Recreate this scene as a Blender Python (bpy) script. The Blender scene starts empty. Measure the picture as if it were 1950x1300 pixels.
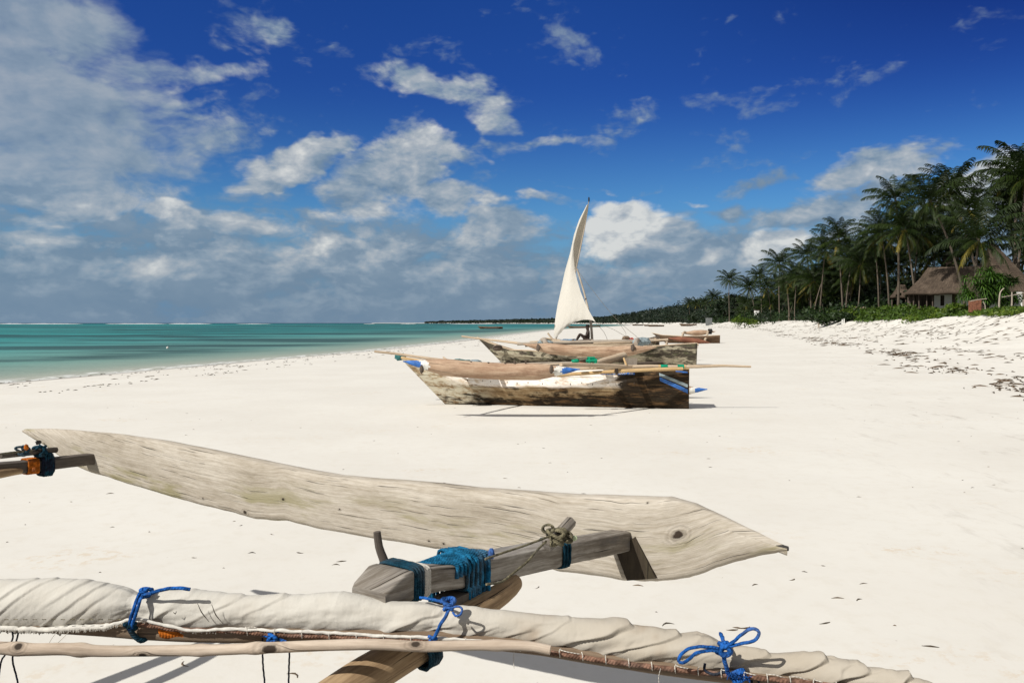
import bpy, math, random
import numpy as np
from mathutils import Vector, Matrix
random.seed(7); RNG = np.random.default_rng(7)
S = bpy.context.scene
# ------------------------------------------------------------------ camera, sun, sky, exposure
FPX = 1517.0; CAMH = 1.7
PITCH = math.atan(35.0 / FPX)
cam = bpy.data.cameras.new('camera'); cam.sensor_width = 36.0; cam.lens = 36.0 * FPX / 1950.0
cam.clip_start = 0.05; cam.clip_end = 90000
camo = bpy.data.objects.new('camera', cam); S.collection.objects.link(camo)
camo.location = (0, 0, CAMH); camo.rotation_euler = (math.pi / 2 - PITCH, 0, 0)
S.camera = camo
S.render.resolution_x, S.render.resolution_y = 1024, 682
S.view_settings.view_transform = 'Standard'; S.view_settings.look = 'None'
S.view_settings.exposure = 0.40; S.view_settings.gamma = 1.0
TRAVEL = Vector((0.85, 0.70, -1.0)).normalized()          # direction in which the sunlight travels
sun = bpy.data.lights.new('sun', 'SUN'); sun.energy = 3.75; sun.angle = math.radians(0.53); sun.color = (1.0, 0.96, 0.895)
suno = bpy.data.objects.new('sun', sun); S.collection.objects.link(suno)
suno.rotation_euler = TRAVEL.to_track_quat('-Z', 'Y').to_euler(); suno.location = (-30, -25, 40)
SUN_EL = math.asin(-TRAVEL.z); SUN_AZ = math.atan2(-TRAVEL.x, -TRAVEL.y)   # clockwise from +Y

def ray(px, py):
    u = (px - 975.0) / FPX; v = (650.0 - py) / FPX
    return Vector((u, math.cos(PITCH) + v * math.sin(PITCH), -math.sin(PITCH) + v * math.cos(PITCH)))
def at(px, py, D):
    r = ray(px, py); r = r * (D / r.y)
    return Vector((r.x, r.y, r.z + CAMH))
def azel(px, py):
    r = ray(px, py).normalized()
    return math.degrees(math.atan2(r.x, r.y)), math.degrees(math.asin(r.z))

class NT:
    """small helper for building node trees"""
    def __init__(s, tree): s.t = tree; s.n = tree.nodes; s.l = tree.links
    def new(s, kind, **kw):
        n = s.n.new(kind)
        for k, v in kw.items(): setattr(n, k, v)
        return n
    def put(s, sock, v):
        if v is None: return
        if hasattr(v, 'is_linked') or isinstance(v, bpy.types.NodeSocket): s.l.new(v, sock)
        else:
            if isinstance(v, (tuple, list)) and len(v) == 3 and sock.type == 'RGBA': v = (*v, 1)
            sock.default_value = v
    def m(s, op, a, b=None, c=None, clamp=False):
        n = s.new('ShaderNodeMath', operation=op, use_clamp=clamp)
        s.put(n.inputs[0], a); s.put(n.inputs[1], b); s.put(n.inputs[2], c); return n.outputs[0]
    def vm(s, op, a, b=None, out=0):
        n = s.new('ShaderNodeVectorMath', operation=op); s.put(n.inputs[0], a)
        if b is not None:
            if op == 'SCALE': s.put(n.inputs[3], b)
            else: s.put(n.inputs[1], b)
        return n.outputs[out]
    def noise(s, vec, scale=1.0, detail=4, rough=0.55, out=0, dist=0.0):
        n = s.new('ShaderNodeTexNoise', noise_dimensions=getattr(s, 'dim', '3D')); s.put(n.inputs['Vector'], vec); n.inputs['Scale'].default_value = scale
        n.inputs['Detail'].default_value = detail; n.inputs['Roughness'].default_value = rough
        n.inputs['Distortion'].default_value = dist; return n.outputs[out]
    def map(s, vec, loc=(0, 0, 0), rot=(0, 0, 0), sc=(1, 1, 1), kind='POINT'):
        n = s.new('ShaderNodeMapping', vector_type=kind); s.put(n.inputs[0], vec)
        n.inputs['Location'].default_value = loc; n.inputs['Rotation'].default_value = rot; n.inputs['Scale'].default_value = sc
        return n.outputs[0]
    def ss(s, v, a, b, lo=0.0, hi=1.0):
        n = s.new('ShaderNodeMapRange', interpolation_type='SMOOTHSTEP'); s.put(n.inputs[0], v)
        n.inputs[1].default_value = a; n.inputs[2].default_value = b; n.inputs[3].default_value = lo; n.inputs[4].default_value = hi
        return n.outputs[0]
    def lin(s, v, a, b, lo=0.0, hi=1.0):
        n = s.new('ShaderNodeMapRange'); s.put(n.inputs[0], v)
        n.inputs[1].default_value = a; n.inputs[2].default_value = b; n.inputs[3].default_value = lo; n.inputs[4].default_value = hi
        return n.outputs[0]
    def mix(s, f, a, b, blend='MIX'):
        n = s.new('ShaderNodeMix', data_type='RGBA', blend_type=blend); s.put(n.inputs[0], f); s.put(n.inputs[6], a); s.put(n.inputs[7], b)
        return n.outputs[2]
    def ramp(s, v, stops):
        n = s.new('ShaderNodeValToRGB'); s.put(n.inputs[0], v); cr = n.color_ramp
        while len(cr.elements) < len(stops): cr.elements.new(0.5)
        for e, (p, c) in zip(cr.elements, stops): e.position = p; e.color = (*c, 1)
        return n.outputs[0]
    def sep(s, v):
        n = s.new('ShaderNodeSeparateXYZ'); s.put(n.inputs[0], v); return n.outputs
    def comb(s, x, y, z=0.0):
        n = s.new('ShaderNodeCombineXYZ'); s.put(n.inputs[0], x); s.put(n.inputs[1], y); s.put(n.inputs[2], z); return n.outputs[0]

# ------------------------------------------------------------------ world: physical sky with procedural clouds by compass direction
W = bpy.data.worlds.new('World'); S.world = W; W.use_nodes = True
w = NT(W.node_tree); w.n.clear(); w.dim = '2D'
wout = w.new('ShaderNodeOutputWorld'); bg = w.new('ShaderNodeBackground'); w.l.new(bg.outputs[0], wout.inputs[0])
sky = w.new('ShaderNodeTexSky', sky_type='NISHITA'); sky.sun_disc = False; sky.sun_elevation = SUN_EL; sky.sun_rotation = SUN_AZ % (2 * math.pi)
sky.air_density = 1.0; sky.dust_density = 0.3; sky.ozone_density = 3.0; sky.altitude = 0
gen = w.new('ShaderNodeTexCoord').outputs['Generated']
gx, gy, gz = w.sep(gen)[:3]
AZ = w.m('MULTIPLY', w.m('ARCTAN2', gx, gy), 57.29578)
EL = w.m('MULTIPLY', w.m('ARCSINE', gz), 57.29578)
AE = w.comb(AZ, EL)
warpn = w.noise(w.map(AE, sc=(0.11, 0.2, 1)), 1.0, 4, 0.6, out=1)
warp = w.vm('SCALE', w.vm('SUBTRACT', warpn, (0.5, 0.5, 0.5)), 5.0)
AEw = w.vm('ADD', AE, w.vm('MULTIPLY', warp, (1.3, 0.8, 0)))
# (px, py, rx, ry, rotation deg, weight, brightness) of the cloud masses, turned into azimuth and elevation
CL = [(480,60,80,58,-10,.56,.7),(560,110,60,30,-40,.35,.6),(300,140,240,30,4,.62,.9),(250,185,200,22,0,.6,.9),(345,215,110,12,-6,.52,.9),
 (570,295,115,42,22,.95,1.0),(500,345,60,30,20,.6,.7),(840,172,140,34,-8,.62,.95),(950,215,60,26,-25,.45,.85),(720,345,130,88,25,.95,.85),
 (850,375,85,48,0,.85,.95),(800,265,90,45,0,.75,.9),(970,275,150,20,0,.52,.9),(1165,245,100,50,25,.36,.45),(1050,380,120,15,-2,.58,.95),
 (1260,354,110,9,0,.5,.9),(1340,386,90,8,0,.45,.9),(1100,345,90,8,0,.45,.9),(1175,425,110,62,5,1.25,1.6),(1245,470,110,60,0,1.0,.9),(1330,505,150,70,8,.95,.25),
 (1655,320,170,50,14,.95,.95),(1765,285,60,20,25,.7,.8),(1455,348,75,30,20,.7,.55),(1410,412,70,26,5,.7,.3),(1600,405,190,60,5,.85,.5),
 (1900,350,110,80,30,1.15,1.3),(1860,450,160,90,0,.95,.6),(1485,478,110,30,18,.95,1.3),(1345,500,40,18,0,.6,1.2),(1440,555,230,60,0,.9,.55),
 (130,400,120,42,12,.85,1.15),(50,450,110,45,10,.9,1.1),(300,402,95,30,0,.85,1.15),(460,435,200,30,-5,.75,1.05),(410,480,180,45,0,.75,.9),(240,510,110,38,5,.85,1.1),
 (350,535,90,26,0,.75,1.05),(600,480,160,35,5,.8,1.0),(930,440,95,50,8,.9,.9),(350,290,160,75,18,.62,.7),
 (60,60,190,150,0,.8,.62),(110,250,300,200,10,.85,.6),(30,170,130,150,0,.9,.8),(650,530,700,70,0,.66,.85),(300,590,900,60,0,.62,.62),(1100,560,300,40,0,.7,.8),(520,560,200,25,0,.75,.95),(800,500,140,35,0,.8,.95)]
M = None; B = None
for (px, py, rx, ry, rot, wt, br) in CL:
    a0, e0 = azel(px, py); a1, _ = azel(px + rx, py); _, e1 = azel(px, py - ry)
    q = w.vm('LENGTH', w.map(AEw, loc=(a0, e0, 0), rot=(0, 0, math.radians(rot)), sc=(abs(a1 - a0) * 1.15, abs(e1 - e0) * 1.15, 1), kind='TEXTURE'), out=1)
    v = w.m('MULTIPLY', w.m('SUBTRACT', 1.0, w.m('MULTIPLY', q, q)), wt)
    b = w.m('MULTIPLY', w.m('MAXIMUM', v, 0.0), br)
    M = v if M is None else w.m('MAXIMUM', M, v)
    B = b if B is None else w.m('MAXIMUM', B, b)
# unseen sky behind and overhead: neutral cloud cover added to fill the shadows; a bank of thin cloud low all round
away = w.m('MAXIMUM', w.ss(w.m('ABSOLUTE', AZ), 40, 58), w.ss(EL, 27, 40))
M = w.m('MAXIMUM', M, w.m('MULTIPLY', away, 1.1))
low = w.m('MULTIPLY', w.ss(EL, 10.5, 4.0), w.lin(AZ, -5, 28, 0.86, 0.45))
M = w.m('MAXIMUM', M, low)
nsc = w.map(AE, sc=(0.16, 0.30, 1)); off = w.map(AE, loc=(-0.16, 0.22, 0), sc=(0.16, 0.30, 1))
def puff(v, det):
    f = w.noise(v, 1.0, det, 0.60, dist=0.25)
    vo = w.new('ShaderNodeTexVoronoi', feature='SMOOTH_F1', voronoi_dimensions='2D', normalize=True); w.put(vo.inputs['Vector'], w.vm('ADD', v, w.vm('SCALE', w.noise(v, 2.2, 3, 0.6, out=1), 0.55)))
    vo.inputs['Scale'].default_value = 1.9; vo.inputs['Detail'].default_value = 2.0; vo.inputs['Roughness'].default_value = 0.62; vo.inputs['Smoothness'].default_value = 0.35
    return w.m('ADD', w.m('MULTIPLY', f, 0.72), w.m('MULTIPLY', w.m('SUBTRACT', 0.58, vo.outputs['Distance']), 0.42))
n1 = puff(nsc, 9); n2 = puff(off, 7)
dens = w.m('ADD', w.m('MAXIMUM', M, -1.0), w.m('MULTIPLY', w.m('SUBTRACT', n1, 0.43), w.lin(w.m('MULTIPLY', w.ss(AZ, -15, -25), w.ss(EL, 7, 10)), 0, 1, 2.2, 1.25)))
alpha = w.ss(dens, 0.22, 0.80)
n1s = n1
lit = w.m('ADD', w.m('MULTIPLY', w.m('SUBTRACT', n1s, n2), 2.4), w.m('MULTIPLY', w.m('SUBTRACT', w.m('DIVIDE', B, w.m('MAXIMUM', M, 0.25)), 0.30), 0.66))
lowfade = w.ss(EL, 0.3, 5.5)
softl = w.m('MULTIPLY', w.ss(AZ, -15, -25), w.ss(EL, 7, 10))
lit = w.m('ADD', w.m('MULTIPLY', lit, w.lin(softl, 0, 1, 1.0, 0.38)), w.m('MULTIPLY', softl, 0.24))
lit = w.m('MULTIPLY', w.m('MAXIMUM', lit, w.m('MULTIPLY', w.m('SUBTRACT', n1, 0.36), 0.75)), w.lin(lowfade, 0, 1, 0.45, 1.0), clamp=True)
ccol = w.ramp(lit, [(0.0, (0.125, 0.188, 0.262)), (0.30, (0.195, 0.255, 0.32)), (0.62, (0.31, 0.345, 0.38)), (1.0, (0.52, 0.53, 0.52))])
ccol = w.mix(away, ccol, (0.265, 0.262, 0.262))
hs = w.new('ShaderNodeHueSaturation'); hs.inputs['Saturation'].default_value = 1.22; hs.inputs['Value'].default_value = 1.0; w.l.new(sky.outputs[0], hs.inputs['Color'])
tint = w.mix(w.ss(EL, 6, 17), (0.030, 0.050, 0.066), (0.0132, 0.0250, 0.0555))
tint = w.mix(w.m('MULTIPLY', w.ss(AZ, 2, 36), w.ss(EL, 8, 25)), tint, (0.0052, 0.0080, 0.029))
skyc = w.mix(1.0, hs.outputs[0], tint, 'MULTIPLY')
hor = w.mix(w.ss(EL, 9.0, 0.0), skyc, (0.095, 0.19, 0.31))
fin = w.mix(w.m('MULTIPLY', alpha, w.lin(AZ, -34, -18, 0.86, 0.95)), hor, ccol)
w.l.new(fin, bg.inputs[0]); bg.inputs[1].default_value = 1.0
W.cycles.sampling_method = 'MANUAL'; W.cycles.sample_map_resolution = 256

# ------------------------------------------------------------------ helpers
COL = S.collection
def tag(o, label=None, cat=None, group=None, kind=None):
    if label: o['label'] = label
    if cat: o['category'] = cat
    if group: o['group'] = group
    if kind: o['kind'] = kind
    return o
def empty(name, loc, label=None, cat=None, group=None):
    o = bpy.data.objects.new(name, None); COL.objects.link(o); o.location = loc; o.empty_display_size = 0.3
    return tag(o, label, cat, group)
class MB:
    """collects vertices / faces (with uv and a colour attribute) for one mesh"""
    def __init__(s): s.v = []; s.f = []; s.uv = []; s.n = 0; s.mi = []; s.tint = []; s.sm = True
    def add(s, V, F, uv=None, mi=0, tint=None):
        V = np.asarray(V, float).reshape(-1, 3)
        s.v.append(V)
        if uv is None: uv = np.zeros((len(V), 2))
        s.uv.append(np.asarray(uv, float)); 
        s.tint.append(np.zeros(len(V)) if tint is None else np.broadcast_to(np.asarray(tint, float), (len(V),)))
        s.f.append((np.asarray(F, int) + s.n)) ; s.mi.append(np.broadcast_to(np.asarray(mi, int), (len(F),)))
        s.n += len(V)
    def build(s, name, mats, parent=None, smooth=True, origin=None):
        V = np.concatenate(s.v); 
        org = np.zeros(3) if origin is None else np.array(tuple(origin), float); q = parent
        while q is not None: org = org + np.array(q.location); q = q.parent
        me = bpy.data.meshes.new(name)
        loops = []; starts = []; tot = 0; mis = []
        for F, mi in zip(s.f, s.mi):
            k = F.shape[1]; loops.append(F.reshape(-1)); starts.append(tot + np.arange(len(F)) * k); tot += F.size; mis.append(mi)
        L = np.concatenate(loops); ST = np.concatenate(starts); MI = np.concatenate(mis)
        me.vertices.add(len(V)); me.vertices.foreach_set('co', (V - org).astype(np.float32).ravel())
        me.loops.add(len(L)); me.loops.foreach_set('vertex_index', L.astype(np.int32))
        me.polygons.add(len(ST)); me.polygons.foreach_set('loop_start', ST.astype(np.int32))
        me.polygons.foreach_set('material_index', MI.astype(np.int32))
        if not isinstance(mats, (list, tuple)): mats = [mats]
        for m_ in mats: me.materials.append(m_)
        me.update(calc_edges=True); me.validate()
        UV = np.concatenate(s.uv); ul = me.uv_layers.new(name='UVMap'); ul.data.foreach_set('uv', UV[L].astype(np.float32).ravel())
        T = np.concatenate(s.tint)
        if np.any(T): 
            a = me.attributes.new('tint', 'FLOAT', 'POINT'); a.data.foreach_set('value', T.astype(np.float32))
        me.polygons.foreach_set('use_smooth', np.full(len(ST), smooth))
        o = bpy.data.objects.new(name, me); COL.objects.link(o)
        if parent is not None: o.parent = parent
        elif origin is not None: o.location = origin
        return o
def grid_faces(nr, nc, wrap=False):
    r = np.arange(nr - 1)[:, None]; c = np.arange(nc if wrap else nc - 1)[None, :]; c2 = (c + 1) % nc
    return np.stack([r * nc + c, r * nc + c2, (r + 1) * nc + c2, (r + 1) * nc + c], -1).reshape(-1, 4)
def hashn(*a):
    h = np.zeros(np.broadcast(*a).shape)
    for k, q in zip((127.1, 311.7, 74.7), a): h = h + q * k
    return np.modf(np.abs(np.sin(h) * 43758.5453))[0]
def vnoise(x, y=0.0, z=0.0):
    x, y, z = np.broadcast_arrays(np.asarray(x, float), np.asarray(y, float), np.asarray(z, float))
    xi, yi, zi = np.floor(x), np.floor(y), np.floor(z); fx, fy, fz = x - xi, y - yi, z - zi
    fx, fy, fz = [f * f * (3 - 2 * f) for f in (fx, fy, fz)]; r = 0
    for a in (0, 1):
        for b in (0, 1):
            for c in (0, 1):
                wgt = (fx if a else 1 - fx) * (fy if b else 1 - fy) * (fz if c else 1 - fz)
                r = r + wgt * hashn(xi + a, yi + b, zi + c)
    return r * 2 - 1
def fbm(x, y=0.0, z=0.0, o=4):
    r = 0; a = 1.0; t = 0
    for i in range(o):
        k = 2.03 ** i; r = r + a * vnoise(np.asarray(x) * k + i * 17.3, np.asarray(y) * k + i * 5.1, np.asarray(z) * k); t += a; a *= 0.5
    return r / t
def catmull(P, step):
    P = np.asarray([tuple(p) for p in P], float)
    if len(P) == 2: 
        n = max(2, int(np.linalg.norm(P[1] - P[0]) / step)); t = np.linspace(0, 1, n)[:, None]; return P[0] * (1 - t) + P[1] * t
    Q = np.vstack([2 * P[0] - P[1], P, 2 * P[-1] - P[-2]]); out = []
    for i in range(1, len(Q) - 2):
        p0, p1, p2, p3 = Q[i - 1:i + 3]; n = max(2, int(np.linalg.norm(p2 - p1) / step))
        t = np.linspace(0, 1, n, endpoint=False)[:, None]
        out.append(0.5 * ((2 * p1) + (-p0 + p2) * t + (2 * p0 - 5 * p1 + 4 * p2 - p3) * t ** 2 + (-p0 + 3 * p1 - 3 * p2 + p3) * t ** 3))
    out.append(P[-1:]); return np.vstack(out)
def frames(P, up=(0, 0, 1)):
    T = np.gradient(P, axis=0); T /= np.linalg.norm(T, axis=1)[:, None] + 1e-12
    X = np.zeros_like(P); a = np.cross(up, T[0])
    if np.linalg.norm(a) < 1e-3: a = np.cross((1, 0, 0), T[0])
    x = a / np.linalg.norm(a)
    for i in range(len(P)):
        x = x - T[i] * x.dot(T[i]); x /= np.linalg.norm(x) + 1e-12; X[i] = x
    return T, X, np.cross(T, X)
def tube(mb, P, r, nseg=10, lobes=0, pitch=0.05, lobe=0.22, rough=0.0, step=None, caps=True, mi=0, seed=0.0, curve=True, tint=0.0, sq=1.0):
    if curve: 
        P = catmull(P, step or (np.max(r) * 1.2))
    P = np.asarray(P, float); n = len(P)
    s = np.concatenate([[0], np.cumsum(np.linalg.norm(np.diff(P, axis=0), axis=1))])
    r = np.asarray(r, float)
    R = np.full(n, float(r)) if r.ndim == 0 else np.interp(s / (s[-1] + 1e-9), np.linspace(0, 1, len(r)), r)
    T, X, Y = frames(P); th = np.linspace(0, 2 * np.pi, nseg, endpoint=False)
    rr = R[:, None] * np.ones(nseg)[None, :]
    if lobes: rr = rr * (1 - lobe * (1 - np.abs(np.cos(lobes * 0.5 * (th[None, :] - 2 * np.pi * s[:, None] / (pitch * lobes))))))
    if rough: rr = rr * (1 + rough * fbm(s[:, None] / (np.max(R) * 5) + seed, np.cos(th)[None, :] * 1.1 + seed, np.sin(th)[None, :] * 1.1, o=3))
    V = P[:, None, :] + rr[..., None] * (np.cos(th)[None, :, None] * X[:, None, :] + sq * np.sin(th)[None, :, None] * Y[:, None, :])
    uv = np.stack([np.repeat(s[:, None], nseg, 1), np.repeat((th * np.mean(R))[None, :], n, 0)], -1)
    mb.add(V.reshape(-1, 3), grid_faces(n, nseg, True), uv.reshape(-1, 2), mi, tint)
    if caps:
        for e, fl in ((0, 1), (n - 1, 0)):
            c = P[e] + (T[e] * (R[e] * 0.15) * (1 if e else -1)); ring = V[e]
            VV = np.vstack([ring, c]); idx = np.arange(nseg); nx = (idx + 1) % nseg
            F = np.stack([nx, idx, np.full(nseg, nseg)], -1) if fl else np.stack([idx, nx, np.full(nseg, nseg)], -1)
            mb.add(VV, F, np.vstack([np.stack([np.cos(th), np.sin(th)], -1) * R[e] * 0.6 + (s[e] * 3 + 7, 0.3), [(s[e] * 3 + 7, 0.3)]]), mi, tint)
def box(mb, c, sx, sy, sz, rot=None, mi=0):
    V = np.array([(x, y, z) for x in (-.5, .5) for y in (-.5, .5) for z in (-.5, .5)]) * (sx, sy, sz)
    if rot is not None: V = V @ np.array(Matrix(rot).to_3x3().transposed()) if not isinstance(rot, np.ndarray) else V @ rot.T
    F = np.array([(0, 1, 3, 2), (4, 6, 7, 5), (0, 4, 5, 1), (2, 3, 7, 6), (0, 2, 6, 4), (1, 5, 7, 3)])
    V2 = []; F2 = []; uv = []
    for f in F:
        k = len(V2); q = [V[i] for i in f]; V2 += q; F2.append((k, k + 1, k + 2, k + 3))
        a = np.linalg.norm(q[1] - q[0]); b = np.linalg.norm(q[2] - q[1]); uv += [(0, 0), (0, a), (b, a), (b, 0)]
    mb.add(np.array(V2) + np.asarray(tuple(c)), F2, uv, mi)
def rotz(a): return np.array([[math.cos(a), -math.sin(a), 0], [math.sin(a), math.cos(a), 0], [0, 0, 1]])

# ------------------------------------------------------------------ materials
def mat(name):
    m_ = bpy.data.materials.new(name); m_.use_nodes = True; t = NT(m_.node_tree); t.n.clear()
    o = t.new('ShaderNodeOutputMaterial'); b = t.new('ShaderNodeBsdfPrincipled'); t.l.new(b.outputs[0], o.inputs[0])
    b.inputs['Specular IOR Level'].default_value = 0.3
    return m_, t, b
def setbump(t, b, h, strength=0.5, dist=0.01):
    n = t.new('ShaderNodeBump'); n.inputs['Strength'].default_value = strength; n.inputs['Distance'].default_value = dist
    t.put(n.inputs['Height'], h); t.l.new(n.outputs[0], b.inputs['Normal'])
def plain(name, c, rough=0.8, var=0.25, scale=8.0, bump=0.0):
    m_, t, b = mat(name); P_ = t.new('ShaderNodeTexCoord').outputs['Object']
    n = t.noise(P_, scale, 5, 0.6); t.put(b.inputs['Base Color'], t.mix(t.ss(n, 0.3, 0.7), tuple(x * (1 - var) for x in c), tuple(min(1, x * (1 + var)) for x in c)))
    b.inputs['Roughness'].default_value = rough
    if bump: setbump(t, b, n, 0.6, bump)
    return m_
def wood(name, light, mid, dark, grain=1.0, crack=0.35, stain=None, knots=(), rough=0.85, bump=0.0015, stain_amt=0.5, stain_v=None, bot=None):
    m_, t, b = mat(name); uv = t.new('ShaderNodeUVMap').outputs[0]; x, y = t.sep(uv)[:2]
    wob = t.noise(t.map(uv, sc=(1.6, 5, 1)), 1.0, 4, 0.55); y2 = t.m('ADD', y, t.m('MULTIPLY', t.m('SUBTRACT', wob, 0.5), 0.035 / grain))
    core = None
    for (ku, kv, kr) in knots:
        d = t.vm('LENGTH', t.map(uv, loc=(ku, kv, 0), sc=(kr * 1.35, kr, 1), kind='TEXTURE'), out=1)
        g = t.m('POWER', 2.718, t.m('MULTIPLY', t.m('MULTIPLY', d, d), -0.22))
        sg = t.m('MULTIPLY', t.m('SUBTRACT', y, kv), 0.75)
        y2 = t.m('SUBTRACT', y2, t.m('MULTIPLY', sg, g)); y2 = t.m('ADD', y2, t.m('MULTIPLY', g, kr * 0.8))
        dn = t.m('ADD', d, t.m('MULTIPLY', t.m('SUBTRACT', t.noise(uv, 60, 3), 0.5), 0.7))
        k_ = t.ss(dn, 0.95, 0.45); core = k_ if core is None else t.m('MAXIMUM', core, k_)
        ring = t.m('MULTIPLY', t.ss(d, 2.6, 0.6), t.m('MULTIPLY', t.m('ADD', t.m('SINE', t.m('MULTIPLY', dn, 9)), 1), 0.17))
        core = t.m('MAXIMUM', core, ring)
    q = t.comb(x, y2)
    g1 = t.noise(t.map(q, sc=(2.2 * grain, 55 * grain, 1)), 1.0, 6, 0.62)
    g2 = t.noise(t.map(q, sc=(9 * grain, 170 * grain, 1)), 1.0, 4, 0.7)
    sp_ = t.noise(t.map(uv, sc=(22, 60, 1)), 1.0, 4, 0.65)
    br = t.noise(t.map(uv, sc=(1.7, 7, 1)), 1.0, 5, 0.6)
    f = t.m('ADD', t.m('MULTIPLY', g1, 0.30), t.m('ADD', t.m('MULTIPLY', t.m('ADD', t.m('MULTIPLY', g2, 0.6), t.m('MULTIPLY', sp_, 0.4)), 0.40), t.m('MULTIPLY', br, 0.40)))
    c = t.ramp(f, [(0.36, dark), (0.50, mid), (0.63, light), (0.75, tuple(min(1, v * 1.15) for v in light))])
    ck = t.noise(t.map(q, loc=(3.1, 1.7, 0), sc=(1.5 * grain, 85 * grain, 1)), 1.0, 2, 0.5)
    cm = t.m('MULTIPLY', t.ss(ck, 0.655, 0.70), crack)
    if stain is not None:
        sn = t.noise(t.map(uv, loc=(5, 2, 0), sc=(2.0, 9, 1)), 1.0, 5, 0.65); sm = t.ss(sn, 0.5, 0.66)
        if stain_v is not None: sm = t.m('MULTIPLY', sm, t.ss(y, stain_v[0], stain_v[1]))
        c = t.mix(t.m('MULTIPLY', sm, stain_amt), c, stain)
    c = t.mix(cm, c, tuple(v * 0.18 for v in dark))
    if core is not None: c = t.mix(t.m('MINIMUM', core, 1.0), c, (0.035, 0.024, 0.016))
    t.put(b.inputs['Base Color'], c); b.inputs['Roughness'].default_value = rough
    h = t.m('SUBTRACT', t.m('ADD', g1, t.m('MULTIPLY', g2, 0.5)), t.m('MULTIPLY', cm, 2.5))
    if core is not None: h = t.m('SUBTRACT', h, t.m('MULTIPLY', core, 2.0))
    setbump(t, b, h, 0.9, bump); return m_
def ropemat(name, c, scale=1.0, var=0.5):
    m_, t, b = mat(name); uv = t.new('ShaderNodeUVMap').outputs[0]; P_ = t.new('ShaderNodeTexCoord').outputs['Object']
    n = t.noise(P_, 45 * scale, 5, 0.7); n2 = t.noise(P_, 9 * scale, 3)
    c1 = t.mix(t.ss(n, 0.35, 0.65), tuple(x * (1 - var) for x in c), tuple(min(1, x * (1 + var)) for x in c))
    c1 = t.mix(t.m('MULTIPLY', t.ss(n2, 0.5, 0.7), 0.35), c1, tuple(x * 0.5 + 0.12 for x in c))
    t.put(b.inputs['Base Color'], c1); b.inputs['Roughness'].default_value = 0.95; b.inputs['Specular IOR Level'].default_value = 0.08
    x, y = t.sep(uv)[:2]
    st = t.m('SINE', t.m('ADD', t.m('MULTIPLY', x, 900 * scale), t.m('MULTIPLY', y, 500 * scale)))
    setbump(t, b, t.m('ADD', st, t.m('MULTIPLY', n, 2)), 0.6, 0.0008); return m_
def leafmat(name, c, c2, c3):
    m_, t, b = mat(name); a = t.new('ShaderNodeAttribute', attribute_name='tint').outputs['Fac']
    n = t.noise(t.new('ShaderNodeTexCoord').outputs['Object'], 0.9, 3)
    f = t.m('ADD', a, t.m('MULTIPLY', t.m('SUBTRACT', n, 0.5), 0.3))
    cc = t.ramp(f, [(0.0, c), (0.5, c2), (1.0, c3)]); t.put(b.inputs['Base Color'], cc)
    b.inputs['Roughness'].default_value = 0.55
    tr = t.new('ShaderNodeBsdfTranslucent'); t.put(tr.inputs[0], t.mix(1.0, cc, (1.0, 1.15, 0.5), 'MULTIPLY')); mx = t.new('ShaderNodeMixShader'); mx.inputs[0].default_value = 0.22
    t.l.new(b.outputs[0], mx.inputs[1]); t.l.new(tr.outputs[0], mx.inputs[2])
    t.l.new(mx.outputs[0], [n_ for n_ in t.n if n_.type == 'OUTPUT_MATERIAL'][0].inputs[0]); return m_
# ------------------------------------------------------------------ coast lines and ground heights (metres; y runs away along the beach)
SH_D = [-60, 0, 26, 56, 90, 150, 227, 592, 1000, 1500, 2500, 4000, 6000]
SH_X = [-34, -23, -16.8, -10.1, -5.6, 1.5, 11, 86, 139, 146, 14, -305, -1100]
VG_D = [-60, 0, 45, 60, 80, 100, 120, 150, 230, 400, 700, 1000, 1500, 2500, 4000, 6000]
VG_X = [21, 24.5, 30.5, 33.5, 37.5, 40.5, 43.5, 50, 63, 91, 128, 152, 166, 48, -270, -1050]
def xs(D): return np.interp(D, SH_D, SH_X)
def xv(D): return np.interp(D, VG_D, VG_X)
PU = [-3, -0.6, -0.2, 0, 0.06, 0.14, 0.6, 0.70, 0.82, 0.90, 0.955, 0.99, 1.03, 1.2, 3]
PZ = [-4, -1.3, -0.6, -0.25, -0.12, -0.02, 0.0, 0.10, 0.42, 0.85, 1.35, 1.95, 2.15, 2.3, 2.5]
def ground(x, D):
    x = np.asarray(x, float); D = np.asarray(D, float)
    a = xs(D); b = xv(D); u = np.where(x <= b, (x - a) / (b - a), 1 + (x - b) / 50.0)
    z = np.interp(u, PU, PZ)
    z = z + np.clip((u - 0.80) / 0.2, 0, 1) * 0.35 * np.clip((68 - D) / 18, 0, 1)
    k = np.clip((u - 0.66) / 0.2, 0, 1)
    z = z + k * (0.13 * fbm(x * 0.35, D * 0.2, o=3) + 0.05 * fbm(x * 1.6, D * 0.9 + 9, o=3))
    k2 = np.clip((u - 0.86) / 0.08, 0, 1) * np.clip((1.04 - u) / 0.05, 0, 1)
    z = z + k2 * 0.22 * fbm(x * 0.5 + 5, D * 0.22, o=4)
    nr = np.clip(1 - D / 60, 0, 1) * np.clip((u - 0.12) / 0.1, 0, 1)
    z = z + nr * (0.012 * fbm(x * 0.7, D * 0.7, o=3) + 0.004 * fbm(x * 4, D * 4 + 3, o=2))
    return z
def gp(x, D): return Vector((float(x), float(D), float(ground(x, D))))

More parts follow.
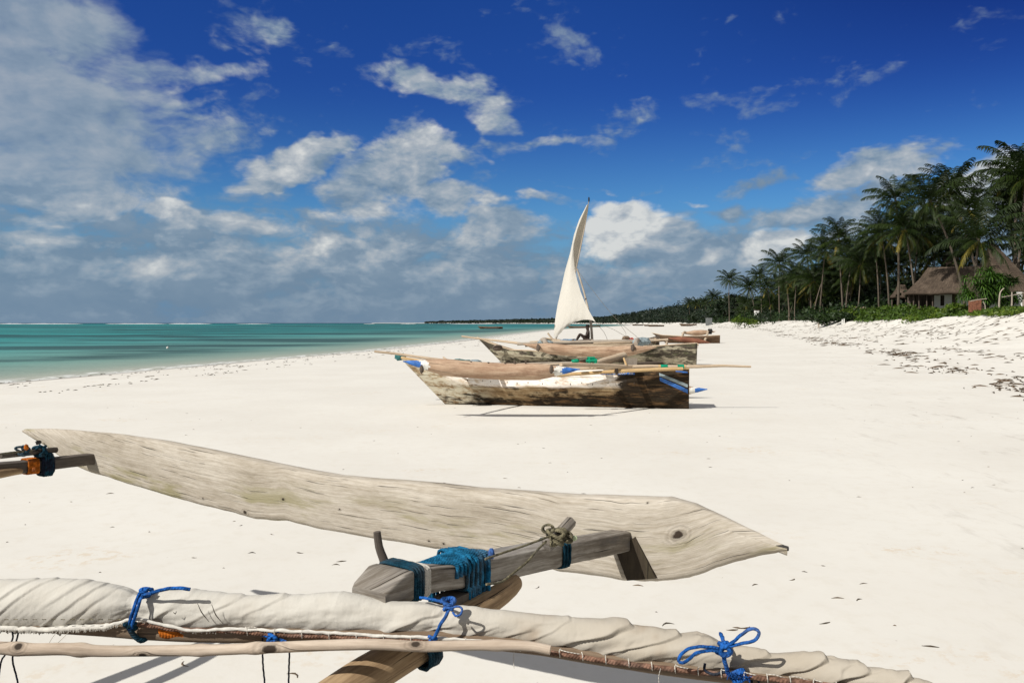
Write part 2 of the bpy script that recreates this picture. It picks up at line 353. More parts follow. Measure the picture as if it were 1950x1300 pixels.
def sand_mat():
    m_, t, b = mat('white_coral_sand'); P_ = t.new('ShaderNodeTexCoord').outputs['Object']
    wet = t.new('ShaderNodeAttribute', attribute_name='wet').outputs['Fac']; soil = t.new('ShaderNodeAttribute', attribute_name='soil').outputs['Fac']
    n = t.noise(P_, 0.35, 5, 0.6); n2 = t.noise(P_, 6, 5, 0.7); n3 = t.noise(P_, 90, 3, 0.7)
    c = t.mix(t.ss(n, 0.3, 0.7), (0.640, 0.616, 0.560), (0.684, 0.665, 0.610))
    c = t.mix(t.m('MULTIPLY', t.ss(n2, 0.45, 0.75), 0.35), c, (0.58, 0.54, 0.46))
    pt = t.m('MULTIPLY', t.ss(t.noise(t.map(P_, loc=(4, 9, 0), sc=(0.5, 0.9, 1)), 1.0, 3, 0.5), 0.60, 0.72), t.ss(t.noise(P_, 9, 4, 0.75), 0.5, 0.62))
    c = t.mix(t.m('MULTIPLY', pt, 0.45), c, (0.55, 0.42, 0.27))
    # fine dark grains and shell crumbs
    v = t.new('ShaderNodeTexVoronoi'); t.put(v.inputs['Vector'], P_); v.inputs['Scale'].default_value = 7.0
    spk = t.m('MULTIPLY', t.m('LESS_THAN', v.outputs['Distance'], 0.035), t.ss(t.noise(P_, 0.8, 3), 0.42, 0.6))
    c = t.mix(t.m('MULTIPLY', spk, 0.6), c, (0.22, 0.17, 0.12))
    # scattered weed fragments in bands along the shore
    sv = t.new('ShaderNodeAttribute', attribute_name='band').outputs['Fac']
    st = t.noise(t.map(P_, sc=(2.2, 0.55, 1)), 1.0, 6, 0.72); st2 = t.noise(t.map(P_, sc=(6, 1.8, 1)), 1.0, 4, 0.7)
    wm = t.m('MULTIPLY', t.ss(t.m('ADD', t.m('MULTIPLY', st, 0.6), t.m('MULTIPLY', st2, 0.4)), 0.53, 0.63), sv)
    c = t.mix(t.m('MULTIPLY', wm, 0.75), c, (0.17, 0.125, 0.085))
    c = t.mix(wet, c, (0.30, 0.275, 0.235)); c = t.mix(soil, c, (0.060, 0.062, 0.028))
    t.put(b.inputs['Base Color'], c)
    t.put(b.inputs['Roughness'], t.lin(wet, 0, 1, 0.95, 0.35)); b.inputs['Specular IOR Level'].default_value = 0.15
    h = t.m('ADD', t.m('MULTIPLY', n2, 1.0), t.m('MULTIPLY', n3, 0.12)); setbump(t, b, h, 0.14, 0.012); return m_
SAND = sand_mat()
def build_beach():
    Ds = np.concatenate([np.linspace(-50, -4, 24), np.linspace(-3, 12, 90), np.geomspace(12.2, 80, 190), np.geomspace(81, 6000, 170)])
    us = np.concatenate([np.linspace(-0.5, -0.05, 8), np.linspace(-0.03, 0.2, 30), np.linspace(0.21, 0.66, 100), np.linspace(0.664, 1.06, 130)])
    offs = np.array([6, 10, 18, 35, 70, 150, 400, 1200, 4000.])
    D = Ds[:, None]; A = xs(D); B = xv(D)
    X = np.concatenate([A + us[None, :] * (B - A), B + offs[None, :] + 0 * A], 1)
    DD = np.broadcast_to(D, X.shape); Z = ground(X, DD)
    u = np.where(X <= B, (X - A) / (B - A), 1 + (X - B) / 50)
    m = MB(); m.add(np.stack([X, DD, Z], -1).reshape(-1, 3), grid_faces(*X.shape), np.stack([X, DD], -1).reshape(-1, 2))
    o = m.build('sand_beach', SAND); o['kind'] = 'structure'
    me = o.data
    ws = (X - A) + 0.5 * fbm(DD * 0.12, o=3); wet = np.clip(1 - (ws - 0.4) / (1.1 + DD * 0.006), 0, 1) ** 0.8
    soil = np.clip((u + 0.012 * fbm(DD * 0.3, X * 0.3) - 1.0) / 0.02, 0, 1)
    wob = 0.9 * fbm(DD * 0.05, o=3) + 0.35 * fbm(DD * 0.4 + 4, o=2)
    W1 = np.interp(DD, [0, 20, 40, 65, 134, 300, 600], [8, 13.2, 19, 25.4, 41, 66, 108]) + wob * 0.8
    dx = X - W1; bd = 1.0 * np.exp(-(dx / 0.85) ** 2)
    for q, a_, s_ in ((0.25, 0.9, .35), (0.45, 0.75, .5), (0.62, 0.95, .45), (0.78, 0.8, .4), (0.88, 1.0, .3)):
        c_ = W1 + (B - W1) * q + wob * 0.9; bd = np.maximum(bd, a_ * np.exp(-((X - c_) / s_) ** 2))
    bd = np.maximum(bd, 0.5 * np.clip(dx / 2, 0, 1) * (u < 0.99)); bd = np.maximum(bd, 0.42 * np.exp(-((dx + 3.5) / 2.2) ** 2))
    ls = X - A - 0.4 * wob
    for c_, a_, s_ in ((0.5, 1.0, .35), (2.3, .7, .35), (4.6, .8, .45), (3.4, .45, .8)): bd = np.maximum(bd, a_ * np.exp(-((ls - c_) / s_) ** 2))
    bd = bd * (0.55 + 0.45 * np.clip(fbm(DD * 0.25, X * 0.3 + 3, o=3) * 2.2 + 0.5, 0, 1))
    for nm, arr in (('wet', wet), ('soil', soil), ('band', bd)):
        a = me.attributes.new(nm, 'FLOAT', 'POINT'); a.data.foreach_set('value', arr.astype(np.float32).ravel())
build_beach()

def sea_mat():
    m_, t, b = mat('lagoon_water'); P_ = t.new('ShaderNodeTexCoord').outputs['Object']
    w_ = t.new('ShaderNodeAttribute', attribute_name='off').outputs['Fac']
    n = t.noise(t.map(P_, rot=(0, 0, 0.12), sc=(0.020, 0.060, 1)), 1.0, 7, 0.62, dist=0.6)
    nb = t.noise(t.map(P_, loc=(9, 4, 0), rot=(0, 0, 0.10), sc=(0.0028, 0.014, 1)), 1.0, 6, 0.62)
    base = t.ramp(t.lin(w_, 0, 60), [(0.0, (0.38, 0.39, 0.33)), (0.05, (0.25, 0.32, 0.27)), (0.16, (0.145, 0.290, 0.255)), (0.5, (0.070, 0.258, 0.248)), (1.0, (0.036, 0.228, 0.226))])
    far = t.ss(w_, 150, 900); base = t.mix(far, base, (0.016, 0.165, 0.178))
    base = t.mix(t.ss(w_, 1100, 1900), base, (0.006, 0.026, 0.050))
    g = t.m('MULTIPLY', t.ss(n, 0.43, 0.56), t.ss(w_, 3, 12)); g = t.m('MULTIPLY', g, t.ss(w_, 500, 250))
    base = t.mix(t.m('MULTIPLY', g, 0.80), base, (0.022, 0.048, 0.050))
    g2 = t.m('MULTIPLY', t.ss(nb, 0.46, 0.60), t.ss(w_, 60, 200)); base = t.mix(t.m('MULTIPLY', g2, 0.75), base, (0.006, 0.034, 0.050))
    # foam where the swash meets the sand
    fo = t.m('MULTIPLY', t.ss(t.m('ADD', w_, t.m('MULTIPLY', t.noise(P_, 0.6, 4), 1.6)), 1.7, 0.9), t.ss(t.noise(t.map(P_, sc=(3, .8, 1)), 1.5, 4), 0.42, 0.6))
    base = t.mix(t.m('MULTIPLY', fo, 0.8), base, (0.75, 0.76, 0.74))
    t.put(b.inputs['Base Color'], base); b.inputs['Roughness'].default_value = 0.9; b.inputs['Specular IOR Level'].default_value = 0.0
    w1 = t.noise(t.map(P_, sc=(0.9, 2.2, 1)), 1.0, 5, 0.65); w2 = t.noise(t.map(P_, sc=(0.12, 0.4, 1)), 1.0, 4, 0.6)
    setbump(t, b, t.m('ADD', w1, t.m('MULTIPLY', w2, 2)), 1.0, 0.10)
    gl = t.new('ShaderNodeBsdfGlossy'); gl.inputs['Roughness'].default_value = 0.22
    bn = [k for k in t.n if k.type == 'BUMP'][0]; t.l.new(bn.outputs[0], gl.inputs['Normal'])
    mx = t.new('ShaderNodeMixShader'); mx.inputs[0].default_value = 0.13
    t.l.new(b.outputs[0], mx.inputs[1]); t.l.new(gl.outputs[0], mx.inputs[2]); t.l.new(mx.outputs[0], [k for k in t.n if k.type == 'OUTPUT_MATERIAL'][0].inputs[0])
    return m_
SEA = sea_mat()
def build_sea():
    Ds = np.concatenate([np.linspace(-300, 10, 12), np.geomspace(12, 6000, 220), [8000, 12000, 20000, 40000, 70000]])
    offs = -np.concatenate([np.linspace(-1.5, 10, 36), np.geomspace(11, 3000, 60), [6000, 15000, 40000, 90000]])
    D = Ds[:, None]; A = xs(D); A = np.where(D > 6000, -1100 + (D - 6000) * 2.0, A)
    X = A + offs[None, :]; DD = np.broadcast_to(D, X.shape)
    m = MB(); m.add(np.stack([X, DD, np.full(X.shape, -0.22)], -1).reshape(-1, 3), grid_faces(*X.shape), np.stack([X, DD], -1).reshape(-1, 2))
    o = m.build('sea', SEA); o['kind'] = 'structure'
    wv = np.minimum(-offs[None, :] + 0 * D, 1e5); wv = np.where(D > 1550, np.maximum(wv, 1000 + (D - 1550) * 0.8), wv)
    a = o.data.attributes.new('off', 'FLOAT', 'POINT'); a.data.foreach_set('value', wv.astype(np.float32).ravel())
build_sea()
def build_surf():
    m = MB()
    x = -1250.0
    while x < 60:
        L = random.uniform(40, 240) * (1 if x < -600 else 0.45); n = 24; D0 = 1580 + random.uniform(-40, 60) + (x + 1000) * 0.02
        s = np.linspace(0, 1, n); h = (1.5 if x < -560 else 0.8) * np.sin(np.pi * s) ** 0.5 * (0.75 + 0.35 * fbm(s * 9 + x)) 
        P = []
        for k, (dy, hz) in enumerate(((-9, 0.0), (-4, 0.55), (0, 1.0), (5, 0.7), (14, 0.0))):
            P.append(np.stack([x + s * L, D0 + dy + 2 * np.sin(s * 7 + x), -0.25 + hz * h], -1))
        m.add(np.stack(P, 1).reshape(-1, 3), grid_faces(n, 5)); x += L + random.uniform(5, 60) * (1 if x < -560 else 3)
    o = m.build('reef_surf', plain('white_surf_foam', (0.72, 0.74, 0.74), 0.9, 0.1, 0.2)); o['kind'] = 'structure'
build_surf()

# ------------------------------------------------------------------ drift weed on the sand
def build_weed():
    m = MB()
    def strip(x, D, L, wd, ang, bend, h=0.006):
        n = 5; s = np.linspace(-.5, .5, n); cx = x + L * (s * math.cos(ang) - bend * (s ** 2 - .1) * math.sin(ang)); cy = D + L * (s * math.sin(ang) + bend * (s ** 2 - .1) * math.cos(ang))
        tx, ty = -math.sin(ang), math.cos(ang); ww = wd * (1 - 1.5 * s ** 2)
        z = ground(cx, cy)
        V = np.stack([np.stack([cx - tx * ww, cy - ty * ww, z + 0.001], -1), np.stack([cx, cy, z + h + h * np.cos(s * 5)], -1), np.stack([cx + tx * ww, cy + ty * ww, z + 0.001], -1)], 1)
        m.add(V.reshape(-1, 3), grid_faces(n, 3), tint=random.random())
    R = random
    for i in range(110):                                            # small curls on the clean sand near the camera
        D = 3.6 + 13 * R.random() ** 1.1; k = R.uniform(-0.68, 0.68); strip(k * D, D, R.uniform(.015, .06), R.uniform(.0012, .0035), R.gauss(0, .5), R.uniform(-1.2, 1.2), .003)
    for (px, py) in ((210,937),(570,1050),(480,1050),(1215,1112),(1270,1186),(1395,1196),(1405,1192),(1572,1184),(1595,1137),(1635,1140),(1437,1111),(1772,1230),(560,1282),(350,1262),(1660,700),(1420,1192),(985,1022),(845,918),(640,1072),(650,1066),(1215,1095),(1510,1102)):
        q = at(px, py, 1.0); D = CAMH / (CAMH - q.z); strip((q.x) * D, D, R.uniform(.05, .085), .0045, R.gauss(.1, .4), R.uniform(-1.4, 1.4), .004)
    W1 = lambda D: np.interp(D, [0, 20, 40, 65, 134, 300, 600], [8, 13.2, 19, 25.4, 41, 66, 108])
    for i in range(4200):                                           # wrack lines on the right
        D = 14 * (24 ** R.random()); b = float(xv(D)); a = float(W1(D)); q = R.choice([0, 0, 0, .25, .45, .62, .62, .78, .88, R.random(), R.random(), -0.15 * R.random()])
        wob = 0.8 * float(fbm(D * 0.05, o=3)) ; x = a + (b - a) * q + wob + R.gauss(0, .45)
        if x > b - .3: continue
        sc = min(1.0, D / 45) ; dirx = math.atan2(10, 4.0)
        if fbm(D * 0.25, x * 0.3 + 3, o=3) < R.uniform(-.35, .25): continue
        strip(x, D, R.uniform(.08, .5) * (.4 + sc), R.uniform(.003, .013) * (.3 + sc), dirx + R.gauss(0, .5) + (math.pi / 2 if R.random() < .35 else 0), R.uniform(-.8, .8), .02)
    for i in range(1000):                                            # thin lines by the water
        D = 18 * (7 ** R.random()); x = float(xs(D)) + R.choice([0.5, 2.3, 4.6, 3.6, 6.5]) + R.gauss(0, .28)
        strip(x, D, R.uniform(.04, .28) * (.6 + D / 80), R.uniform(.004, .012) * (.6 + D / 80), math.atan2(10, 2.2) + R.gauss(0, .4), R.uniform(-.8, .8), .010) if fbm(D * .5, x * .9, o=3) > -.05 else None
    o = m.build('drift_weed', leafmat('dry_brown_weed', (0.05, 0.038, 0.025), (0.10, 0.07, 0.045), (0.17, 0.12, 0.08))); o['kind'] = 'stuff'
    o['label'] = 'dark dry seaweed scraps scattered in lines over the white sand'; o['category'] = 'seaweed'
build_weed()
KELP = plain('clumped_weed', (0.05, 0.038, 0.022), 0.9, 0.4, 20, 0.02)
def weed_clump(px, py, r, label):
    q = at(px, py, 1.0); D = CAMH / (CAMH - q.z) ; x = q.x * D
    for _ in range(8): z = float(ground(x, D)); D = (CAMH - z) / (CAMH - q.z); x = q.x * D
    m = MB(); n, k = 9, 18; th = np.linspace(0, 2 * np.pi, k, endpoint=False); f = np.linspace(0.02, 1, n)[:, None]
    rr = r * (1 + .3 * fbm(np.cos(th) * 1.5 + px, np.sin(th) * 1.5, o=3))[None, :]
    X = f * rr * np.cos(th) * 1.6; Y = f * rr * np.sin(th); Z = (r * .42) * (1 - f ** 2) * (1 + .6 * fbm(X / r * 3, Y / r * 3 + px, o=3)) + 0 * X - .004
    m.add(np.stack([X, Y, Z], -1).reshape(-1, 3), grid_faces(n, k, True))
    o = m.build('seaweed_clump', KELP, origin=(x, D, float(ground(x, D)))); tag(o, label, 'seaweed', 'clumps of seaweed on the sand')
weed_clump(42, 766, .11, 'dark seaweed clump nearest the left edge of the sand')
weed_clump(207, 742, .11, 'dark seaweed clump beside the thin wrack line left of the boats')
weed_clump(176, 718, .10, 'small seaweed clump close to the edge of the shallow water')
weed_clump(523, 698, .15, 'seaweed clump on the sand just below the dark tide line')
weed_clump(1820, 716, .16, 'seaweed clump lowest of the row on the right sand')
weed_clump(1812, 709, .12, 'seaweed clump just above the lowest one on the right sand')
weed_clump(1808, 704, .10, 'seaweed clump topmost in the row of three on the right sand')
weed_clump(1918, 727, .22, 'widest seaweed clump beside the wrack line at the right edge')
weed_clump(1730, 688, .16, 'seaweed clump standing alone above the middle of the wrack line')

# ------------------------------------------------------------------ vegetation
LEAF_THICK = leafmat('dark_bush_leaves', (0.006, 0.014, 0.004), (0.012, 0.027, 0.006), (0.026, 0.052, 0.010))
LEAF_CREEP = leafmat('bright_creeper_leaves', (0.020, 0.044, 0.004), (0.052, 0.098, 0.008), (0.120, 0.165, 0.016))
LEAF_FAR = leafmat('far_forest_leaves', (0.007, 0.014, 0.008), (0.011, 0.022, 0.010), (0.020, 0.034, 0.013))
LEAF_PALM = leafmat('palm_frond_leaves', (0.006, 0.015, 0.003), (0.026, 0.046, 0.005), (0.21, 0.16, 0.020))
LEAF_PAND = leafmat('screw_pine_leaves', (0.018, 0.050, 0.006), (0.040, 0.100, 0.010), (0.080, 0.155, 0.018))
BARK = wood('palm_bark', (0.13, 0.105, 0.08), (0.085, 0.068, 0.05), (0.04, 0.032, 0.024), 0.3, 0.1)
def leaves(m, C, n, Rx, Ry, Rz, size, tint0=0.5, shell=0.55, var=0.25, asp=0.55):
    """n leaf-sized quads in the outer shell of an ellipsoid; bottoms are left out below the ground"""
    d = RNG.normal(size=(n, 3)); d /= np.linalg.norm(d, axis=1)[:, None]; d[:, 2] = np.abs(d[:, 2]) * np.where(RNG.random(n) < .85, 1, -1)
    bump_ = 1 + 0.28 * fbm(d[:, 0] * 2.2 + C[0], d[:, 1] * 2.2 + C[1], d[:, 2] * 2.2, o=3)
    r = (shell + (1 - shell) * RNG.random(n) ** .6) * bump_
    P = np.asarray(tuple(C)) + d * r[:, None] * (Rx, Ry, Rz)
    a = RNG.normal(size=(n, 3)) * .8 + d * .1; a /= np.linalg.norm(a, axis=1)[:, None]
    nrm = d + RNG.normal(size=(n, 3)) * .55; b = np.cross(nrm, a); b /= np.linalg.norm(b, axis=1)[:, None] + 1e-9
    sz = size * (0.6 + 0.8 * RNG.random(n)); A_ = a * sz[:, None]; B_ = b * (sz * asp)[:, None]
    V = np.stack([P - A_, P - A_ * .1 - B_, P + A_, P - A_ * .1 + B_], 1).reshape(-1, 3)
    tn = np.clip(tint0 + var * (RNG.random(n) - .5) * 2, 0.001, 1)
    m.add(V, np.arange(4 * n).reshape(-1, 4), tint=np.repeat(tn, 4))
def px_of(D, off=0.0): return float(xv(D)) + off
def build_ground_cover():
    m = MB()                                                        # bright low creeper along the top of the bank
    D = 44.0
    while D < 108:
        for k in range(2):
            x = px_of(D, random.uniform(-0.2, 3.0) + (0.9 if D > 88 else 0)); r = random.uniform(.5, 1.0); h = random.uniform(.7, 1.15) * float(np.interp(D, [55, 63, 70, 78, 95, 108], [.32, .45, .75, 1.35, 1.5, 1.2]))
            z = float(ground(x, D)); leaves(m, (x, D, z), 190, r * 1.3, r * 1.5, h, .10 + D * .0006, random.uniform(.25, .8), .5)
        D += 0.30 + D * .004
    o = m.build('beach_creeper', LEAF_CREEP); o['kind'] = 'stuff'; tag(o, 'low bright green creeper spilling over the sandy bank', 'ground cover')
    m = MB()                                                        # scrub in front of and under the palms
    D = 92.0
    while D < 420:
        for k in range(3):
            x = px_of(D, random.uniform(-.6, 7) + k * 4); r = random.uniform(1.2, 2.6); h = random.uniform(1.0, 2.6) + k * 1.1
            z = float(ground(x, D)); leaves(m, (x, D, z), 260, r * 1.2, r * 1.6, h, .16 + D * .0008, random.uniform(.15, .75), .55)
        D *= 1.017
    D = 60.0
    while D < 270:                                                  # dark growth further back
        for k in range(2 if D < 90 else 4):
            x = px_of(D, random.uniform(19, 34)) if D < 88 else px_of(D, random.uniform(7, 20)); r = random.uniform(2, 3.2)
            z = float(ground(x, D)); leaves(m, (x, D, z), 330, r * 1.2, r * 1.5, random.uniform(2.6, 4.6) if D < 90 else random.uniform(4.2, 7.5), .30, random.uniform(.0, .4), .5)
        D += 1.6
    o = m.build('undergrowth', LEAF_THICK); o['kind'] = 'stuff'; tag(o, 'dark green scrub massed beneath the coconut palms', 'undergrowth')
    m = MB()                                                        # the forest that runs away along the bay
    D = 250.0
    while D < 4600:
        for k in range(4):
            sp = max(10, D * .025); x = px_of(D, random.uniform(2, 8) + k * sp * .6); r = random.uniform(3.5, 7) * (1 + D / 2500)
            h = random.uniform(6, 11) + k * 1.6 + (3.0 if 600 < D < 1300 else 0); z = float(ground(x, D))
            if D < 420: h *= .62
            leaves(m, (x, D, z + h * .25), 230, r * 1.1, r * 1.8, h * .8, .28 + D * .0009, random.uniform(.1, .7), .55)
        D *= 1.0125
    o = m.build('distant_forest', LEAF_FAR); o['kind'] = 'stuff'; tag(o, 'dark forest lining the far bay and the low headland', 'forest')
build_ground_cover()

def frond(m, az, pitch, L, droop, tint, wind=0.0):
    n = 11; s = np.linspace(0, 1, n)
    ang = pitch - droop * s ** 1.7
    dx = np.cos(ang); dz = np.sin(ang); X = np.concatenate([[0], np.cumsum((dx[1:] + dx[:-1]) / 2)]) * L / (n - 1); Z = np.concatenate([[0], np.cumsum((dz[1:] + dz[:-1]) / 2)]) * L / (n - 1)
    ca, sa = math.cos(az), math.sin(az)
    P = np.stack([X * ca + wind * s ** 2 * L * .25, X * sa, Z], -1); side = np.array([-sa, ca, 0.0])
    wd = .035 * (1 - s * .8)
    V = np.stack([P - side * wd[:, None], P + side * wd[:, None]], 1).reshape(-1, 3); m.add(V, grid_faces(n, 2), tint=min(1, tint + .2))
    k = 30; t = np.linspace(.12, .985, k); Pk = np.stack([np.interp(t, s, P[:, j]) for j in range(3)], -1)
    T = np.gradient(Pk, axis=0); T /= np.linalg.norm(T, axis=1)[:, None]
    ll = L * .24 * np.sin(np.pi * (0.12 + .80 * t)) ** .7
    for sg in (-1, 1):
        jit = RNG.normal(size=(k, 3)) * .10
        d1 = side * sg * .60 + T * .66 + np.array([0, 0, -.34]) + jit; d1 /= np.linalg.norm(d1, axis=1)[:, None]
        d2 = d1 * .65 + np.array([0, 0, -.75]); d2 /= np.linalg.norm(d2, axis=1)[:, None]
        w_ = T * (.036 + .018 * RNG.random((k, 1))) * L / 4
        a0 = Pk; a1 = Pk + d1 * ll[:, None] * .55; a2 = a1 + d2 * ll[:, None] * .5
        V = np.stack([a0 - w_, a0 + w_, a1 - w_ * .9, a1 + w_ * .9, a2 - w_ * .15, a2 + w_ * .15], 1).reshape(-1, 3)
        F = (np.array([[0, 1, 3, 2], [2, 3, 5, 4]])[None] + 6 * np.arange(k)[:, None, None]).reshape(-1, 4)
        m.add(V, F, tint=np.clip(np.repeat(tint + .12 * (RNG.random(k) - .5), 6), .001, 1))
def palm_meshes(seed, H, lean, R, nf, kind):
    rs = random.Random(seed); m = MB(); base = np.zeros(3)
    top = np.array([lean, 0, H]); n = 14; s = np.linspace(0, 1, n)
    P = np.stack([lean * s ** 1.6, .25 * np.sin(s * 3 + seed), H * s], -1); top = P[-1]
    rad = .14 - .06 * s + .10 * np.exp(-s * 18)
    tube(m, P, rad, 8, rough=.12, curve=False, seed=seed)
    tr = m.build('trunk', BARK, None); tm = tr.data
    m = MB(); ga = 2.399; nf = int(nf * 1.4)
    for i in range(nf):
        f = i / nf; pitch = 1.42 - 2.35 * f ** 1.0 + rs.uniform(-.12, .12); L = R * (.82 + .3 * math.sin(math.pi * min(1, f + .25))) * rs.uniform(.88, 1.1)
        tint = .12 + .34 * f + rs.uniform(-.1, .12)
        if f > .78 and rs.random() < .35: tint = rs.uniform(.6, .95)
        frond(m, i * ga + rs.uniform(-.2, .2), pitch, L, (.75 + .75 * rs.random()) * (1 - f * .45), tint, wind=.22)
    for v in m.v: v += top + np.array([0, 0, -.15])
    for i in range(5):                                              # nuts under the crown
        a = i * 1.3; c = top + np.array([math.cos(a) * .28, math.sin(a) * .28, -.45 - .1 * (i % 2)])
        th = np.linspace(0, 2 * np.pi, 7, endpoint=False); ph = np.linspace(.05, np.pi - .05, 5)
        V = np.stack([np.outer(np.sin(ph), np.cos(th)) * .14, np.outer(np.sin(ph), np.sin(th)) * .14, np.outer(np.cos(ph), np.ones(7)) * .17], -1).reshape(-1, 3) + c
        m.add(V, grid_faces(5, 7, True), tint=.75)
    cr = m.build('crown', LEAF_PALM, None); cm = cr.data
    bpy.data.objects.remove(tr); bpy.data.objects.remove(cr)
    return tm, cm, H, lean
PALMS = [palm_meshes(1, 12, 1.6, 4.2, 25, 0), palm_meshes(2, 12, -1.0, 3.9, 23, 0), palm_meshes(3, 12, 3.0, 4.4, 26, 0), palm_meshes(4, 12, -2.6, 4.0, 24, 0),
         palm_meshes(5, 12, .4, 4.4, 22, 0), palm_meshes(6, 6, .5, 3.8, 20, 0), palm_meshes(8, 12, -4.2, 4.0, 24, 0)]
def palm(k, px, py, D, label, rz=0.0, group='coconut palms behind the beach', rs=1.0):
    """crown centre at the given direction and distance, foot on the ground"""
    tm, cm, H, lean = PALMS[k]; q = at(px, py, D); zb = float(ground(q.x, D)); s = max(.2, (q.z - zb) / H)
    r = empty('coconut_palm', (q.x - lean * s * math.cos(rz), D - lean * s * math.sin(rz), zb - .1), label, 'palm tree', group)
    r.scale = (s, s, s); r.rotation_euler = (0, 0, rz)
    rs *= .88; t = bpy.data.objects.new('trunk', tm); COL.objects.link(t); t.parent = r
    c = bpy.data.objects.new('crown', cm); COL.objects.link(c); c.parent = r
    cs = rs / s; c.scale = (cs, cs, cs); top = Vector((lean, 0, H)); c.location = top - top * cs
    return r
near = [ # variant, px, py, D, label, rotation, crown scale
 (4, 1942, 318, 88, 'tallest palm at the right edge with a heavy dark crown high above the thatch', .3, 1.2),
 (0, 1924, 356, 91, 'dark palm crown just left of the tallest one at the right edge', 4.0, .9),
 (1, 1964, 372, 92, 'palm crown cut by the right edge just beneath the tallest one', 2.2, 1.15),
 (0, 1930, 415, 94, 'palm with drooping crown right of the steep thatched roof', 1.2, 1.0),
 (4, 1950, 335, 84, 'dense dark palm crown wedged beneath the tallest palm at the right edge', 5.2, 1.15),
 (2, 1938, 395, 90, 'dark palm crown hanging in the middle of the clump at the right edge', 1.9, 1.0),
 (3, 1962, 465, 92, 'lower palm at the right edge behind the steep thatched slope', .2, .9),
 (5, 1868, 452, 64, 'short palm with thick yellow-green stem in front of the steep roof', .8, 1.15),
 (2, 1810, 358, 82, 'tall palm whose crown stands top in the centre of the grove', 3.0, .95),
 (3, 1845, 395, 80, 'palm right of the tallest central crown, fronds reaching towards the white cloud', .1, .95),
 (6, 1768, 380, 75, 'slender palm with long bare leaning trunk crossing above the hut roof', 0.05, .95),
 (1, 1702, 378, 84, 'left tall palm with crown standing clear against the sky', .4, .95),
 (0, 1722, 432, 82, 'palm with full green crown just below the left tall palm', 2.4, .95),
 (2, 1752, 440, 88, 'palm filling the gap between the leaning palm and its left neighbour', 4.4, .95),
 (4, 1782, 482, 90, 'low palm with dark crown directly behind the hut ridge', 1.4, .9),
 (3, 1712, 500, 96, 'low palm with yellowing fronds left of the hut roof', .0, .9),
 (0, 1682, 440, 92, 'palm with arching fronds left of the full green crown', 3.9, .9),
 (1, 1664, 462, 95, 'palm with curved bare trunk between the grove and the left group', .0, .9),
 (2, 1638, 500, 98, 'low palm with yellow fronds in the gap left of the grove', 1.0, .9),
 (4, 1600, 452, 104, 'palm with upright crown topping the middle of the tree line', 2.0, .95),
 (0, 1622, 484, 102, 'palm right of the upright crown in the middle of the tree line', .7, .9),
 (3, 1574, 474, 112, 'palm left of the upright crown in the middle of the tree line', 1.7, .9),
 (1, 1536, 484, 122, 'palm with round crown rising above the scrub left of the grove', 0, .95),
 (2, 1550, 532, 118, 'low palm with yellow hanging fronds beside the round crown', 2.6, .85),
 (6, 1580, 505, 116, 'palm of middle height between the two crowns left of the grove', 3.4, .85),
 (0, 1516, 524, 130, 'palm of middle height left of the round crown', 1.2, .85),
 (4, 1486, 500, 145, 'palm crown standing highest in the left part of the tree line', .5, 1.0),
 (5, 1497, 535, 135, 'low palm with one bright yellow frond in the left part of the tree line', 2.9, .85),
 (3, 1462, 545, 160, 'dark palm left of the highest crown in the left part', .9, .9),
 (1, 1445, 523, 175, 'small lone palm head above the dark trees near the grey post', .2, .85),
 (2, 1427, 545, 190, 'broad dark palm left of the small lone palm head', 1.9, .95),
 (4, 1390, 531, 230, 'slim palm standing alone on the left shoulder of the trees', .6, 1.05),
 (0, 1359, 566, 270, 'palm at the foot of the left shoulder of the trees', 2.2, .95),
 (1, 1342, 574, 320, 'right one of three small distant palms left of the shoulder', .1, 1.0),
 (3, 1327, 577, 360, 'middle one of three small distant palms left of the shoulder', 1.1, 1.0),
 (4, 1313, 576, 400, 'left one of three small distant palms left of the shoulder', 2.0, 1.0)]
for (k, px, py, D, lb, rz, cs) in near: palm(k, px, py, D, lb, rz, rs=cs)
R_ = random.Random(11)
for i in range(84):                                                 # the crowded palms that fill the grove
    px = R_.uniform(1400, 1680) if i < 40 else R_.uniform(1690, 1900) if i < 46 else R_.uniform(1400, 1650) if i < 80 else R_.uniform(1965, 2010)
    D = float(np.interp(px, [1380, 1450, 1530, 1620, 1700, 1800, 1950], [250, 175, 130, 108, 90, 84, 74])) * R_.uniform(1.03, 1.28)
    ty = float(np.interp(px, [1380, 1445, 1486, 1536, 1600, 1660, 1702, 1760, 1810, 1850, 1900, 1950], [560, 548, 520, 505, 478, 485, 420, 410, 400, 440, 480, 420]))
    palm(R_.randrange(7), px, ty + (R_.uniform(22, 85) if i < 46 or i >= 80 else R_.uniform(30, 60)), D, 'coconut palm crowded among others in the shade of the grove behind the beach', R_.uniform(0, 6.28), 'crowded palms deep in the grove', rs=R_.uniform(.8, 1.0))
